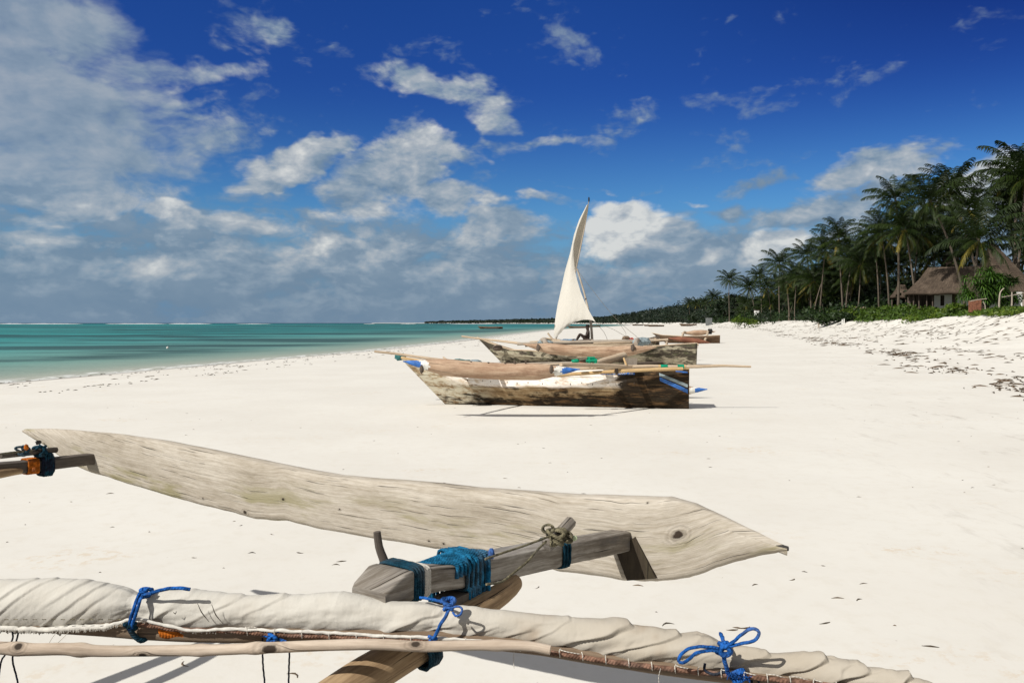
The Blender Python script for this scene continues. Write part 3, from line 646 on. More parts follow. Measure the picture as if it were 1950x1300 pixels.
# broad-leaved trees at the left shoulder
def tree(px, py, D, r, label):
    q = at(px, py, D); zb = float(ground(q.x, D)); root = empty('broadleaf_tree', (q.x, D, zb), label, 'tree', 'dark broadleaf trees by the bay')
    m = MB(); h = q.z - zb; tube(m, [(q.x, D, zb), (q.x + .2, D, zb + h * .5), (q.x, D, zb + h * .8)], [.25, .18, .1], 7, step=.6); 
    for a in range(4): tube(m, [(q.x + .15, D, zb + h * .4), (q.x + math.cos(a * 1.6) * r * .4, D + math.sin(a * 1.6) * r * .4, zb + h * .7)], [.12, .05], 6, step=.6)
    m.build('trunk', BARK, root); m = MB()
    for i in range(9):
        a = random.uniform(0, 6.28); f = random.uniform(.1, .7) * r
        leaves(m, (q.x + math.cos(a) * f, D + math.sin(a) * f, zb + h * random.uniform(.35, .85)), 170, r * .55, r * .55, h * .22, .0016 * D + .08, random.uniform(.1, .6), .4)
    m.build('crown', LEAF_THICK, root)
tree(1415, 560, 235, 5.5, 'dark rounded tree under the slim lone palm')
tree(1380, 568, 250, 5.0, 'dark rounded tree on the left slope of the shoulder')
tree(1452, 565, 190, 4.5, 'dark tree beneath the small lone palm head')
tree(1372, 585, 290, 5.5, 'low spreading tree behind the grey post')
tree(1330, 592, 350, 6.0, 'low tree below the three small distant palms')
def bush(px, py, D, rx, h, label, mt=LEAF_CREEP, n=1200, size=.16):
    q = at(px, py, D); zb = float(ground(q.x, D)); root = empty('bush', (q.x, D, zb), label, 'bush'); m = MB()
    tube(m, [(q.x, D, zb - .1), (q.x, D, zb + h * .6)], [.06, .03], 6, step=.4); m.build('stem', BARK, root); m = MB()
    for i in range(7):
        a = random.uniform(-1, 1) * rx * .6; leaves(m, (q.x + a, D + random.uniform(-.4, .4), zb + h * random.uniform(.25, .55)), n // 7, rx * .5, rx * .5, h * .42, size, random.uniform(.3, .9), .4)
    m.build('foliage', mt, root)
bush(1418, 612, 150, 2.6, 2.6, 'bright green bush at the edge of the scrub right of the white speck')
bush(1610, 610, 93, 1.7, 1.2, 'dark green mound of leaves in front of the sandy gap', LEAF_THICK)
bush(1560, 609, 103, 1.9, 1.7, 'dark bush on the bank at the left end of the grove', LEAF_THICK)
bush(1580, 611, 96, 1.8, 1.5, 'leafy bush hanging over the bank between the palms and the mound', LEAF_THICK)
bush(1818, 590, 62, 1.1, 1.2, 'broad-leaved bush before the white wall of the hut', LEAF_CREEP, 700, .12)
# screw pine with strap leaves in front of the hut
def screw_pine(px, py, D, label):
    q = at(px, py, D); zb = float(ground(q.x, D)); root = empty('screw_pine', (q.x, D, zb), label, 'shrub'); m = MB()
    heads = [(random.uniform(-1.25, 1.25), random.uniform(-.6, .6), random.uniform(.9, 3.3)) for _ in range(48)]
    for hx, hy, hz in heads[:10]: tube(m, [(q.x + hx * .15, D, zb - .1), (q.x + hx * .5, D + hy * .5, zb + hz * .5), (q.x + hx, D + hy, zb + hz)], [.08, .05, .03], 6, step=.3)
    m.build('stem', BARK, root); m = MB()
    for hx, hy, hz in heads:
        hx *= (1.15 - abs(hz - 1.6) * .2)
        for i in range(34):
            a = i * 2.4; p = 1.2 - 1.7 * i / 34; L = random.uniform(.55, .85); n = 5; s = np.linspace(0, 1, n); an = p - 1.5 * s ** 1.5
            X = np.cumsum(np.cos(an)) * L / n; Z = np.cumsum(np.sin(an)) * L / n; P = np.stack([q.x + hx + X * math.cos(a), D + hy + X * math.sin(a), zb + hz + Z], -1)
            sd = np.array([-math.sin(a), math.cos(a), 0]) * .045; wv = (1 - s ** 2)[:, None]
            m.add(np.stack([P - sd * wv, P + sd * wv + (0, 0, .0)], 1).reshape(-1, 3), grid_faces(n, 2), tint=random.uniform(.15, .95))
    m.build('foliage', LEAF_PAND, root)
screw_pine(1872, 590, 60, 'large bright screw pine with strap leaves in front of the thatched house')
screw_pine(1905, 592, 66, 'second smaller screw pine right behind the large bright one')

# ------------------------------------------------------------------ houses
def thatch_mat():
    m_, t, b = mat('palm_thatch'); uv = t.new('ShaderNodeUVMap').outputs[0]; x, y = t.sep(uv)[:2]
    n = t.noise(t.map(uv, sc=(9, 1.3, 1)), 1.0, 6, 0.7); n2 = t.noise(uv, 0.7, 4, 0.6)
    crs = t.m('FRACT', t.m('ADD', t.m('MULTIPLY', y, 3.2), t.m('MULTIPLY', t.noise(t.map(uv, sc=(1.2, 1.2, 1)), 1.0, 3), 1.4)))
    f = t.m('ADD', t.m('MULTIPLY', n, 0.7), t.m('MULTIPLY', n2, 0.35))
    c = t.ramp(f, [(0.35, (0.030, 0.022, 0.016)), (0.52, (0.074, 0.054, 0.038)), (0.7, (0.155, 0.118, 0.088))])
    c = t.mix(t.m('MULTIPLY', t.ss(crs, 0.75, 1.0), 0.5), c, (0.035, 0.026, 0.02))
    t.put(b.inputs['Base Color'], c); b.inputs['Roughness'].default_value = 0.95
    setbump(t, b, t.m('ADD', t.m('MULTIPLY', crs, 1.2), n), 1.0, 0.10); return m_
THATCH = thatch_mat()
WHITE = plain('whitewash', (0.74, 0.74, 0.71), 0.9, 0.07, 1.2)
DARKW = wood('dark_old_wood', (0.13, 0.10, 0.08), (0.085, 0.065, 0.05), (0.04, 0.03, 0.022), 0.5)
GREYW = wood('grey_driftwood', (0.42, 0.37, 0.30), (0.30, 0.25, 0.20), (0.16, 0.13, 0.10), 0.6)
DARK = plain('dark_interior', (0.02, 0.018, 0.016), 0.9, 0.2)
def hip_roof(m, x0, x1, y0, y1, ze, zr, rx0, rx1, ry=None, th=.22):
    """hipped thatch: eave rectangle, ridge line from rx0 to rx1"""
    ry = (y0 + y1) / 2 if ry is None else ry
    E = [(x0, y0, ze), (x1, y0, ze), (x1, y1, ze), (x0, y1, ze)]; Rg = [(rx0, ry, zr), (rx1, ry, zr)]
    quads = [(E[0], E[1], Rg[1], Rg[0]), (E[2], E[3], Rg[0], Rg[1]), (E[1], E[2], Rg[1], Rg[1]), (E[3], E[0], Rg[0], Rg[0])]
    for a, b_, c, d in quads:
        a, b_, c, d = map(np.array, (a, b_, c, d)); nu, nv = 40, 22; u = np.linspace(0, 1, nu)[None, :, None]; v = np.linspace(0, 1, nv)[:, None, None]
        P = (a * (1 - u) + b_ * u) * (1 - v) + (d * (1 - u) + c * u) * v
        sag = -0.16 * np.sin(np.pi * v[..., 0]) + 0.10 * fbm(P[..., 0] * 1.3, P[..., 1] * 1.3, P[..., 2] * 2, o=3)
        row = (np.arange(nv) % 2)[:, None] * .035
        P[..., 2] += sag + row; P[0, :, 2] += -.1 * np.abs(fbm(P[0, :, 0] * 4, P[0, :, 1] * 4)); L = np.linalg.norm(b_ - a); Hh = np.linalg.norm((c + d) / 2 - (a + b_) / 2)
        uv = np.stack(np.broadcast_arrays(u[..., 0] * L, v[..., 0] * Hh), -1)
        m.add(P.reshape(-1, 3), grid_faces(nv, nu), uv.reshape(-1, 2))
        Q = np.stack([P[0], P[0] - (0, 0, th), P[min(6, nv - 1)] - (0, 0, th)]); m.add(Q.reshape(-1, 3), grid_faces(3, nu), np.zeros((3 * nu, 2)) + .3)
def X(px, D): return (px - 975) / FPX * D
def Zp(py, D): return at(975, py, D).z
def frame(cpx, D):
    """a frame turned to face the beach: returns x and height helpers for points of the building, and a finishing call"""
    th = math.atan((cpx - 975) / FPX); c = math.cos(th); cx = (cpx - 975) / FPX * D
    def done(root): root.location.x = cx; root.rotation_euler = (0, 0, -th)
    return (lambda px, d=D: (px - cpx) / FPX * d * c), float(ground(cx, D)), done
def house():
    D = 77.0; X, zb, done = frame(1800, D); root = empty('thatched_house', (0, D, zb), 'white walled beach house under a big brown palm thatch roof', 'house')
    m = MB(); xl, xr = X(1722, D), X(1873, D); ze = Zp(557, D); hip_roof(m, xl, xr + 2.4, D - .8, D + 6.5, ze, Zp(508, D + 2), X(1764, D), X(1900, D)); m.build('roof', THATCH, root)
    m = MB(); hip_roof(m, X(1832, 84), X(1972, 84), 79.4, 88, Zp(568, 81), Zp(468, 84), X(1880, 84), X(1888, 84), th=.3); m.build('roof', THATCH, root)
    m = MB(); hip_roof(m, X(1782, 91), X(1850, 91), 88, 95, Zp(535, 90), Zp(480, 91), X(1798, 91), X(1815, 91)); m.build('roof', THATCH, root)
    y = D + .6; wz0 = zb - .4; wz1 = ze + .35
    def wall(x0, x1, z0=wz0, z1=wz1, yy=y): mm = MB(); box(mm, ((x0 + x1) / 2, yy + .13, (z0 + z1) / 2), x1 - x0, .26, z1 - z0); mm.build('wall', WHITE, root, False)
    wall(X(1778, y), X(1790, y)); wall(X(1797.5, y), X(1812, y)); wall(X(1822, y), X(1850, y)); wall(X(1850, y) + .01, X(1940, y), z1=wz1 - .4)
    xa, xb = X(1790, y), X(1797.5, y); zs = Zp(582, y); zt = Zp(562, y); wall(xa, xb, wz0, zs, y - .003); wall(xa, xb, zt, wz1, y - .003)
    mm = MB()
    for q in (xa + .03, xb - .03, (xa + xb) / 2): box(mm, (q, y + .08, (zs + zt) / 2), .05, .06, zt - zs)
    w_ = mm.build('window', DARKW, root, False); mm = MB(); box(mm, ((xa + xb) / 2, y + .2, (zs + zt) / 2), xb - xa - .02, .02, zt - zs - .02); mm.build('pane', DARK, w_, False)
    mm = MB(); xa, xb = X(1812, y), X(1822, y); box(mm, ((xa + xb) / 2, y + .16, (wz0 + wz1) / 2), xb - xa, .08, wz1 - wz0); mm.build('door', DARKW, root, False)
    mm = MB(); box(mm, (X(1800, y), y + 4.6, (wz0 + wz1) / 2), 7.0, .2, wz1 - wz0); mm.build('wall', DARKW, root, False)  # back wall in dark wood, shade under the eave put into its colour
    for px in (1728, 1738, 1750, 1765, 1776):
        mm = MB(); tube(mm, [(X(px, D), D - .2, zb - .4), (X(px, D) + random.uniform(-.1, .1), D - .2, ze + .1)], .06, 7, step=.4, rough=.1); mm.build('veranda_post', DARKW, root)
    mm = MB(); tube(mm, [(X(1722, D), D - .25, zb + .85), (X(1776, D), D - .25, zb + .85)], .035, 6, step=.5); mm.build('rail', DARKW, root); done(root)
house()
def hut():
    D = 92.0; X, zb, done = frame(1708, D); cx = 0; root = empty('open_hut', (0, D, zb), 'small open sided thatched hut in shade left of the white house', 'hut')
    m = MB(); hip_roof(m, X(1694, D), X(1738, D), D - 1.0, D + 2.5, Zp(565, D), Zp(542, D), X(1708, D), X(1722, D)); m.build('roof', THATCH, root)
    for px, dy in ((1698, -.8), (1710, -.8), (1724, -.8), (1735, -.8), (1698, 2), (1733, 2)):
        mm = MB(); tube(mm, [(X(px, D), D + dy, zb - .3), (X(px, D), D + dy, Zp(562, D))], .07, 7, step=.4, rough=.1); mm.build('post', DARKW, root)
    mm = MB(); box(mm, (cx, D + .8, zb + .45), 2.6, .5, .08); box(mm, (cx - 1, D + .8, zb + .2), .08, .4, .45); box(mm, (cx + 1, D + .8, zb + .2), .08, .4, .45); mm.build('bench', DARKW, root, False); done(root)
hut()
def rustic():
    D = 57.0; root = empty('stick_fence', tuple(gp(X(1930, D), D)), 'fence of crooked pale driftwood posts at the top of the right bank', 'fence')
    def P(px, py, d=D): return tuple(at(px, py, d))
    for pts in ([(1902, 596), (1903, 572), (1905, 556), (1912, 549)], [(1926, 597), (1927, 575), (1927, 556)], [(1948, 597), (1949, 570)], [(1962, 598), (1962, 566)], [(1980, 598), (1981, 562)]):
        m = MB(); tube(m, [P(a, b) for a, b in pts], [.075, .06, .045], 7, step=.2, rough=.25, seed=pts[0][0]); m.build('post', GREYW, root)
    m = MB(); tube(m, [P(1908, 566), P(1930, 562), P(1952, 557), P(1985, 553)], .035, 6, step=.3, rough=.2); m.build('rail', GREYW, root)
    r2 = empty('reed_screen', tuple(gp(X(1858, D), D)), 'reddish brown reed screen tied under a bent pole beside the screw pine', 'screen')
    m = MB(); 
    for i in range(26):
        px = 1845 + i * .92; tube(m, [P(px, 594), P(px + random.uniform(-.4, .4), 573 - .12 * i + random.uniform(-1, .6))], .028, 5, step=.5, rough=.2, seed=i)
    m.build('reed_panel', plain('red_brown_reeds', (0.20, 0.085, 0.05), .9, .4, 9), r2)
    m = MB(); tube(m, [P(1846, 574), P(1860, 571), P(1879, 569)], .04, 6, step=.2, rough=.2); m.build('top_pole', GREYW, r2)
    m = MB(); tube(m, [P(1876, 592), P(1876, 582), P(1872, 574)], .04, 6, step=.2, rough=.2); m.build('prop', GREYW, r2)
rustic()
def smalls():
    D = 185; p = at(1441, 594, D); zb = float(ground(p.x, D)); r = empty('white_shed', (p.x, D, zb), 'tiny white shed glimpsed through the trees left of the palm grove', 'shed')
    m = MB(); box(m, (p.x, D, (zb + p.z + .4) / 2), .9, .9, p.z + .4 - zb); m.build('wall', WHITE, r, False)
    m = MB(); box(m, (p.x, D, p.z + .45), 1.1, 1.1, .1); m.build('roof', THATCH, r, False)
    D = 250; p = at(1350, 602, D); zb = float(ground(p.x, D)); m = MB(); 
    for k in range(5): box(m, (p.x - .8 + k * .4, D, zb + 1.0), .37, .25, 2.6 + .1 * (k % 2))
    box(m, (p.x, D + .16, zb + 1.5), 2.0, .08, .15); box(m, (p.x, D + .16, zb + .6), 2.0, .08, .15)
    o = m.build('plank_panel', plain('pale_grey_planks', (0.15, 0.16, 0.16), .9, .2, 2), smooth=False, origin=(p.x, D, zb)); tag(o, 'pale grey upright panel of planks at the top of the beach left of the scrub', 'panel')
    D = 97; p = at(1638, 611, D); zb = float(ground(p.x, D)); m = MB()
    zt = at(1638, 584, D).z
    for k in range(4):
        hh = zt - zb - .05 * (k % 3); box(m, (p.x - .55 + k * .375, D + .02 * (k % 2), zb + hh / 2), .37, .4, hh)
    o = m.build('low_wall', plain('sandy_stone', (0.42, 0.33, 0.25), .9, .2, 3), smooth=False, origin=(p.x, D, zb)); tag(o, 'short sandy stone wall top above the creeper at its left end', 'wall')
    D = 92
    for px, lb in ((1604, 'left one of two short white posts on the bank'), (1607.5, 'right one of two short white posts on the bank')):
        p = at(px, 608, D); zb = float(ground(p.x, D)); m = MB(); tube(m, [(p.x, D, zb - .2), (p.x, D, zb + .5), (p.x, D, zb + .62)], [.085, .08, .05], 8, step=.15)
        o = m.build('marker_post', WHITE, origin=(p.x, D, zb)); tag(o, lb, 'post', 'short white posts on the bank')
    D = 96; m = MB(); p = at(1567, 602, D); zb = float(ground(p.x, D))
    box(m, (p.x, D, zb + .45), 1.3, .35, .08); box(m, (p.x - .5, D, zb + .2), .1, .3, .5); box(m, (p.x + .5, D, zb + .2), .1, .3, .5)
    o = m.build('bench', GREYW, smooth=False, origin=(p.x, D, zb)); tag(o, 'pale low bench on the bank between the bushes', 'bench')
smalls()
# ------------------------------------------------------------------ outrigger boats on the beach
TANW = wood('tan_log', (0.50, 0.37, 0.26), (0.36, 0.235, 0.155), (0.20, 0.115, 0.07), 0.42, 0.8, stain=(0.17, 0.10, 0.06), stain_amt=.6, bump=.008)
PALEW = wood('pale_pole_wood', (0.56, 0.46, 0.34), (0.43, 0.33, 0.23), (0.24, 0.17, 0.11), 0.6, 0.4)
YELW = wood('yellow_rail_wood', (0.58, 0.42, 0.22), (0.44, 0.29, 0.14), (0.22, 0.13, 0.06), 0.5, 0.4)
REDW = wood('red_brown_wood', (0.26, 0.11, 0.065), (0.17, 0.065, 0.04), (0.08, 0.03, 0.02), 0.5, 0.4)
BLUEP = plain('chipped_blue_paint', (0.035, 0.13, 0.40), .6, .35, 12)
WHITEP = plain('chipped_white_paint', (0.66, 0.65, 0.60), .7, .15, 14)
GREENP = plain('green_plastic', (0.0, 0.24, 0.13), .45, .2, 6)
REDC = plain('red_cloth', (0.34, 0.03, 0.02), .8, .3, 9); TEALC = plain('teal_net', (0.03, 0.13, 0.13), .8, .5, 20)
GREYC = plain('grey_blue_cloth', (0.22, 0.27, 0.29), .85, .35, 9); BLACK = plain('black_rubber', (0.015, 0.014, 0.013), .6, .3)
LINE = ropemat('thin_line', (0.25, 0.22, 0.18)); BLUER = ropemat('blue_cord', (0.02, 0.085, 0.30))
def hull_mat(name, kind):
    m_, t, b = mat(name); uv = t.new('ShaderNodeUVMap').outputs[0]; x, y = t.sep(uv)[:2]; P_ = t.new('ShaderNodeTexCoord').outputs['Object']
    g = t.noise(t.map(uv, sc=(1.2, 26, 1)), 1.0, 6, 0.65); big = t.noise(t.map(uv, sc=(1.3, 3.6, 1)), 1.0, 6, 0.66); sp = t.noise(t.map(uv, loc=(3, 8, 0), sc=(4, 9, 1)), 1.0, 5, 0.7)
    if kind == 'white':
        c = t.ramp(t.m('ADD', t.m('MULTIPLY', g, .5), t.m('MULTIPLY', sp, .5)), [(.34, (0.105, 0.062, 0.030)), (.48, (0.27, 0.185, 0.100)), (.60, (0.44, 0.345, 0.215)), (.70, (0.58, 0.49, 0.35))])
        edge = t.m('ADD', t.m('MULTIPLY', t.m('SUBTRACT', big, .5), .5), t.m('MULTIPLY', t.m('SUBTRACT', sp, .5), .30))
        bow = t.m('MULTIPLY', t.ss(x, 1.5, .7), t.ss(sp, .36, .56)); c = t.mix(t.m('MULTIPLY', bow, .75), c, (0.52, 0.50, 0.40))          # pale lichen-grey bow
        up = t.ss(t.m('ADD', y, t.m('MULTIPLY', edge, .45)), 0.36, 0.43)
        wm = t.m('MULTIPLY', t.m('MULTIPLY', up, t.ss(t.m('ADD', x, t.m('MULTIPLY', edge, 2.2)), .35, 1.0)), t.ss(t.m('ADD', x, t.m('MULTIPLY', edge, 1.6)), 4.05, 3.65))
        c = t.mix(t.m('MULTIPLY', wm, .94), c, t.mix(t.ss(sp, .46, .66), (0.86, 0.82, 0.77), (0.56, 0.45, 0.34)))
        rust = t.m('MULTIPLY', t.m('MULTIPLY', t.ss(t.noise(t.map(uv, loc=(7, 1, 0), sc=(5.5, 2.5, 1)), 1.0, 3, .6), .62, .70), up), .7); c = t.mix(rust, c, (0.20, 0.10, 0.045))
        tn = t.m('ADD', t.m('MULTIPLY', big, 2.2), t.m('MULTIPLY', g, .7))
        tx = t.m('ADD', t.m('MULTIPLY', t.ss(x, 0.8, 3.2), .16), t.m('MULTIPLY', t.ss(x, 3.4, 4.25), .62))
        ty = t.m('ADD', t.m('MULTIPLY', t.ss(y, .30, .06), .34), t.m('MULTIPLY', t.ss(y, .34, .50), t.m('MULTIPLY', t.ss(x, 4.0, 3.5), -.7)))
        tar = t.ss(t.m('ADD', tn, t.m('ADD', tx, ty)), 1.56, 1.78)
        c = t.mix(t.m('MULTIPLY', tar, .94), c, t.mix(t.m('MULTIPLY', t.ss(t.noise(t.map(uv, loc=(1, 5, 0), sc=(2.4, 14, 1)), 1.0, 5, .7), .5, .64), .8), (0.012, 0.009, 0.007), (0.150, 0.085, 0.040)))
    elif kind == 'pale':
        c = t.ramp(t.m('ADD', t.m('MULTIPLY', g, .45), t.m('MULTIPLY', sp, .55)), [(.36, (0.16, 0.13, 0.09)), (.5, (0.34, 0.30, 0.22)), (.64, (0.56, 0.52, 0.42))])
        tar = t.ss(t.m('ADD', t.m('MULTIPLY', big, 2.6), t.m('MULTIPLY', t.m('ABSOLUTE', t.m('SUBTRACT', y, .34)), 1.0)), 1.34, 1.56)
        c = t.mix(t.m('MULTIPLY', tar, .88), c, (0.030, 0.024, 0.020)); gr = t.m('MULTIPLY', t.ss(sp, .5, .65), .35); c = t.mix(gr, c, (0.14, 0.16, 0.06))
    else:
        c = t.ramp(t.m('ADD', t.m('MULTIPLY', g, .6), t.m('MULTIPLY', sp, .4)), [(.36, (0.04, 0.025, 0.018)), (.5, (0.11, 0.07, 0.045)), (.64, (0.23, 0.16, 0.10))])
    # plank seams
    sm = t.m('LESS_THAN', t.m('FRACT', t.m('ADD', t.m('MULTIPLY', y, 4.4), .35)), 0.035); c = t.mix(t.m('MULTIPLY', sm, .65), c, (0.05, 0.035, 0.025))
    t.put(b.inputs['Base Color'], c); b.inputs['Roughness'].default_value = .9; b.inputs['Specular IOR Level'].default_value = .1; setbump(t, b, t.m('SUBTRACT', t.m('ADD', g, sp), sm), .8, .01); return m_
H_WHITE = hull_mat('limewashed_tarred_planks', 'white'); H_PALE = hull_mat('pale_mottled_planks', 'pale'); H_DARK = hull_mat('dark_brown_planks', 'dark')
class Boat:
    def __init__(s, name, bow, stern, tilt, H, Wd, rake, label, sheer=None, group=None, root=None):
        s.b = np.array(bow, float); s.L = float(np.linalg.norm(np.array(stern[:2]) - bow[:2])); s.ax = (np.array(stern, float) - s.b) / np.linalg.norm(np.array(stern, float) - s.b)
        lat = np.cross((0, 0, 1), s.ax); lat /= np.linalg.norm(lat); up = np.cross(s.ax, lat)        # lat points away from the photographer
        c, n = math.cos(tilt), math.sin(tilt); s.lat = lat * c - up * n; s.up = up * c + lat * n
        s.H = H; s.Wd = Wd; s.rake = rake; s.sheer = sheer or [(0, 1.22), (.15, 1.05), (.4, .95), (.7, .97), (1, 1.0)]
        s.root = root or empty(name, tuple(s.b), label, 'boat', group)
    def hz(s, t): a = np.array(s.sheer); return s.H * np.interp(t, a[:, 0], a[:, 1])
    def hp(s, t, v, side, out=0.0):
        """point on the hull: t bow to stern, v keel to gunwale"""
        t, v = np.broadcast_arrays(np.asarray(t, float), np.asarray(v, float)); h = v * s.hz(t)
        a = -s.rake * (h / s.H) * (1 - t) ** 1.0 + t * s.L
        f = np.clip(np.sin(np.pi * np.clip(t, 0, 1) ** .72 * .62) / .93, 0, 1) ** .75 * (1 - .30 * np.clip((t - .55) / .45, 0, 1) ** 2)
        vc = .50 + .34 * np.clip((t - .35) / .65, 0, 1) ** 1.5 + .14 * np.clip((.3 - t) / .3, 0, 1); g = np.where(v < vc, .06 + .94 * (np.clip(v, 0, 1) / vc) ** .85, 1.0 + .05 * (v - vc))
        w_ = s.Wd * f * g + out + .012
        return s.b + a[..., None] * s.ax + (side * w_)[..., None] * s.lat + h[..., None] * s.up
    def T(s, a, l, u): return s.b + a * s.ax + l * s.lat + u * s.up
    def hull(s, m_, inner=None, rail=None):
        m = MB(); n, k = 70, 24; t = np.linspace(0, 1, n)[:, None]; v = np.linspace(0, 1, k)[None, :]
        A = s.hp(t, v, -1.0)[:, ::-1]; B = s.hp(t, v, 1.0); P = np.concatenate([A, B[:, 1:]], 1); kk = P.shape[1]
        wob = 0.006 * fbm(np.linspace(0, 9, n)[:, None] + 0 * P[..., 0], np.linspace(0, 6, kk)[None, :], o=3); P = P + wob[..., None] * s.lat
        tt = t * s.L + 0 * P[..., 0]; hv = np.concatenate([v[:, ::-1], v[:, 1:]], 1) * s.hz(t)
        m.add(P.reshape(-1, 3), grid_faces(n, kk)[:, ::-1], np.stack([tt, hv], -1).reshape(-1, 2))
        c = P[-1].mean(0); ring = P[-1]; VV = np.vstack([ring, c]); i = np.arange(kk - 1)                      # transom
        uvt = np.stack([s.L + (VV - c) @ s.lat, np.append(hv[-1], s.H * .5)], -1)
        m.add(VV, np.stack([i, i + 1, np.full(kk - 1, kk)], -1)[:, ::-1], uvt); m.add(VV[[0, kk - 1, kk]], [(0, 2, 1)], uvt[[0, kk - 1, kk]])
        o = m.build('hull', m_, s.root)
        m = MB(); v2 = np.linspace(.32, 1, 8)[None, :]; t2 = np.linspace(.02, .985, n)[:, None]
        A = s.hp(t2, v2, -1.0, -.035)[:, ::-1]; B = s.hp(t2, v2, 1.0, -.035); P2 = np.concatenate([A, B], 1)
        m.add(P2.reshape(-1, 3), grid_faces(n, P2.shape[1]), np.stack([t2 * s.L + 0 * P2[..., 0], np.arange(P2.shape[1])[None, :] * .08 + 0 * P2[..., 0]], -1).reshape(-1, 2))
        m.build('inner_planking', inner or DARKW, s.root)
        for sd in (-1.0, 1.0):
            m = MB(); tt = np.linspace(.0, 1, 50); P = s.hp(tt, np.full(50, 1.0), sd, -.012) + s.up * .008; tube(m, P, .026, 6, curve=False, rough=.2, seed=sd); m.build('gunwale', rail or PALEW, s.root)
    def decal(s, name, t0, t1, v0, v1, m_, skew=0.0, side=-1.0, lift=.006):
        m = MB(); t = np.linspace(t0, t1, 14)[:, None]; v = np.linspace(v0, v1, 5)[None, :]; vv = v + skew * (t - t0) / (t1 - t0); vv = np.clip(vv, 0, .97)
        P = s.hp(t + 0 * v, vv, side, lift); m.add(P.reshape(-1, 3), grid_faces(14, 5)); return m.build(name, m_, s.root)
def part_tube(root, name, pts, r, m_, **kw):
    m = MB(); tube(m, [tuple(p) for p in pts], r, kw.pop('nseg', 8), **kw); return m.build(name, m_, root, origin=None if root is not None else tuple(pts[0]))
def float_log(root, P0, P1, bow, r, m_, painted=None, name='float', sq=1.0):
    """a carved outrigger log with pointed ends; bow is the upward curve of its ends"""
    P0, P1 = np.array(tuple(P0)), np.array(tuple(P1)); n = 90; s = np.linspace(0, 1, n)[:, None]; L = np.linalg.norm(P1 - P0)
    P = P0 * (1 - s) + P1 * s + np.array([0, 0, 1]) * bow * ((2 * s - 1) ** 2 - 1) * 1.0
    R = r * np.clip(np.minimum(s[:, 0], 1 - s[:, 0]) * L / (r * 5.0), .04, 1) ** .8
    m = MB(); tube(m, P, R, 20, curve=False, rough=.05, seed=r * 99, sq=sq)
    if painted:
        u = np.repeat(s[:, 0] * L, 20); th = np.tile(np.linspace(0, 2 * np.pi, 20, endpoint=False), n); F = m.f[0]
        fu = u[F].mean(1); ft = th[F[:, 0]]; ch = .16 * (1 - np.abs(np.cos(ft)))                                   # chevron edge
        d = np.minimum(fu, L - fu) + ch
        m.mi[0] = np.where(d < painted, 1, np.where(d < painted + .14, 2, 0)); m.mi = [m.mi[0]] + [np.ones(len(f), int) for f in m.f[1:]]
        return m.build(name, [m_, BLUEP, WHITEP], root)
    return m.build(name, m_, root)
def lashing(root, C, ax, r, w_, m_, name='lashing', turns=6, rr=.008):
    C = np.array(tuple(C)); ax = np.array(tuple(ax)); ax = ax / np.linalg.norm(ax); x = np.cross(ax, (0, 0, 1)); x /= np.linalg.norm(x); y = np.cross(ax, x)
    t = np.linspace(0, turns, turns * 12); P = C + ax * ((t / turns - .5) * w_)[:, None] + r * (np.cos(t * 6.283)[:, None] * x + np.sin(t * 6.283)[:, None] * y)
    m = MB(); tube(m, P, rr, 6, curve=False); return m.build(name, m_, root)
def bundle(root_or_none, name, C, sx, sy, sz, m_, label=None, cat=None, seed=0.0):
    m = MB(); n, k = 14, 24; ph = np.linspace(.02, np.pi - .02, n)[:, None]; th = np.linspace(0, 2 * np.pi, k, endpoint=False)[None, :]
    X_ = np.sin(ph) * np.cos(th); Y_ = np.sin(ph) * np.sin(th); Z_ = np.cos(ph) + 0 * th; rr = 1 + .38 * fbm(X_ * 2.5 + seed, Y_ * 2.5, Z_ * 2.5, o=3)
    V = np.stack([X_ * rr * sx, Y_ * rr * sy, Z_ * rr * sz], -1).reshape(-1, 3) + np.array(tuple(C)); m.add(V, grid_faces(n, k, True), V[:, :2])
    if root_or_none is not None: return m.build(name, m_, root_or_none)
    o = m.build(name, m_, origin=tuple(C)); return tag(o, label, cat)
def crosses(a, b): return None

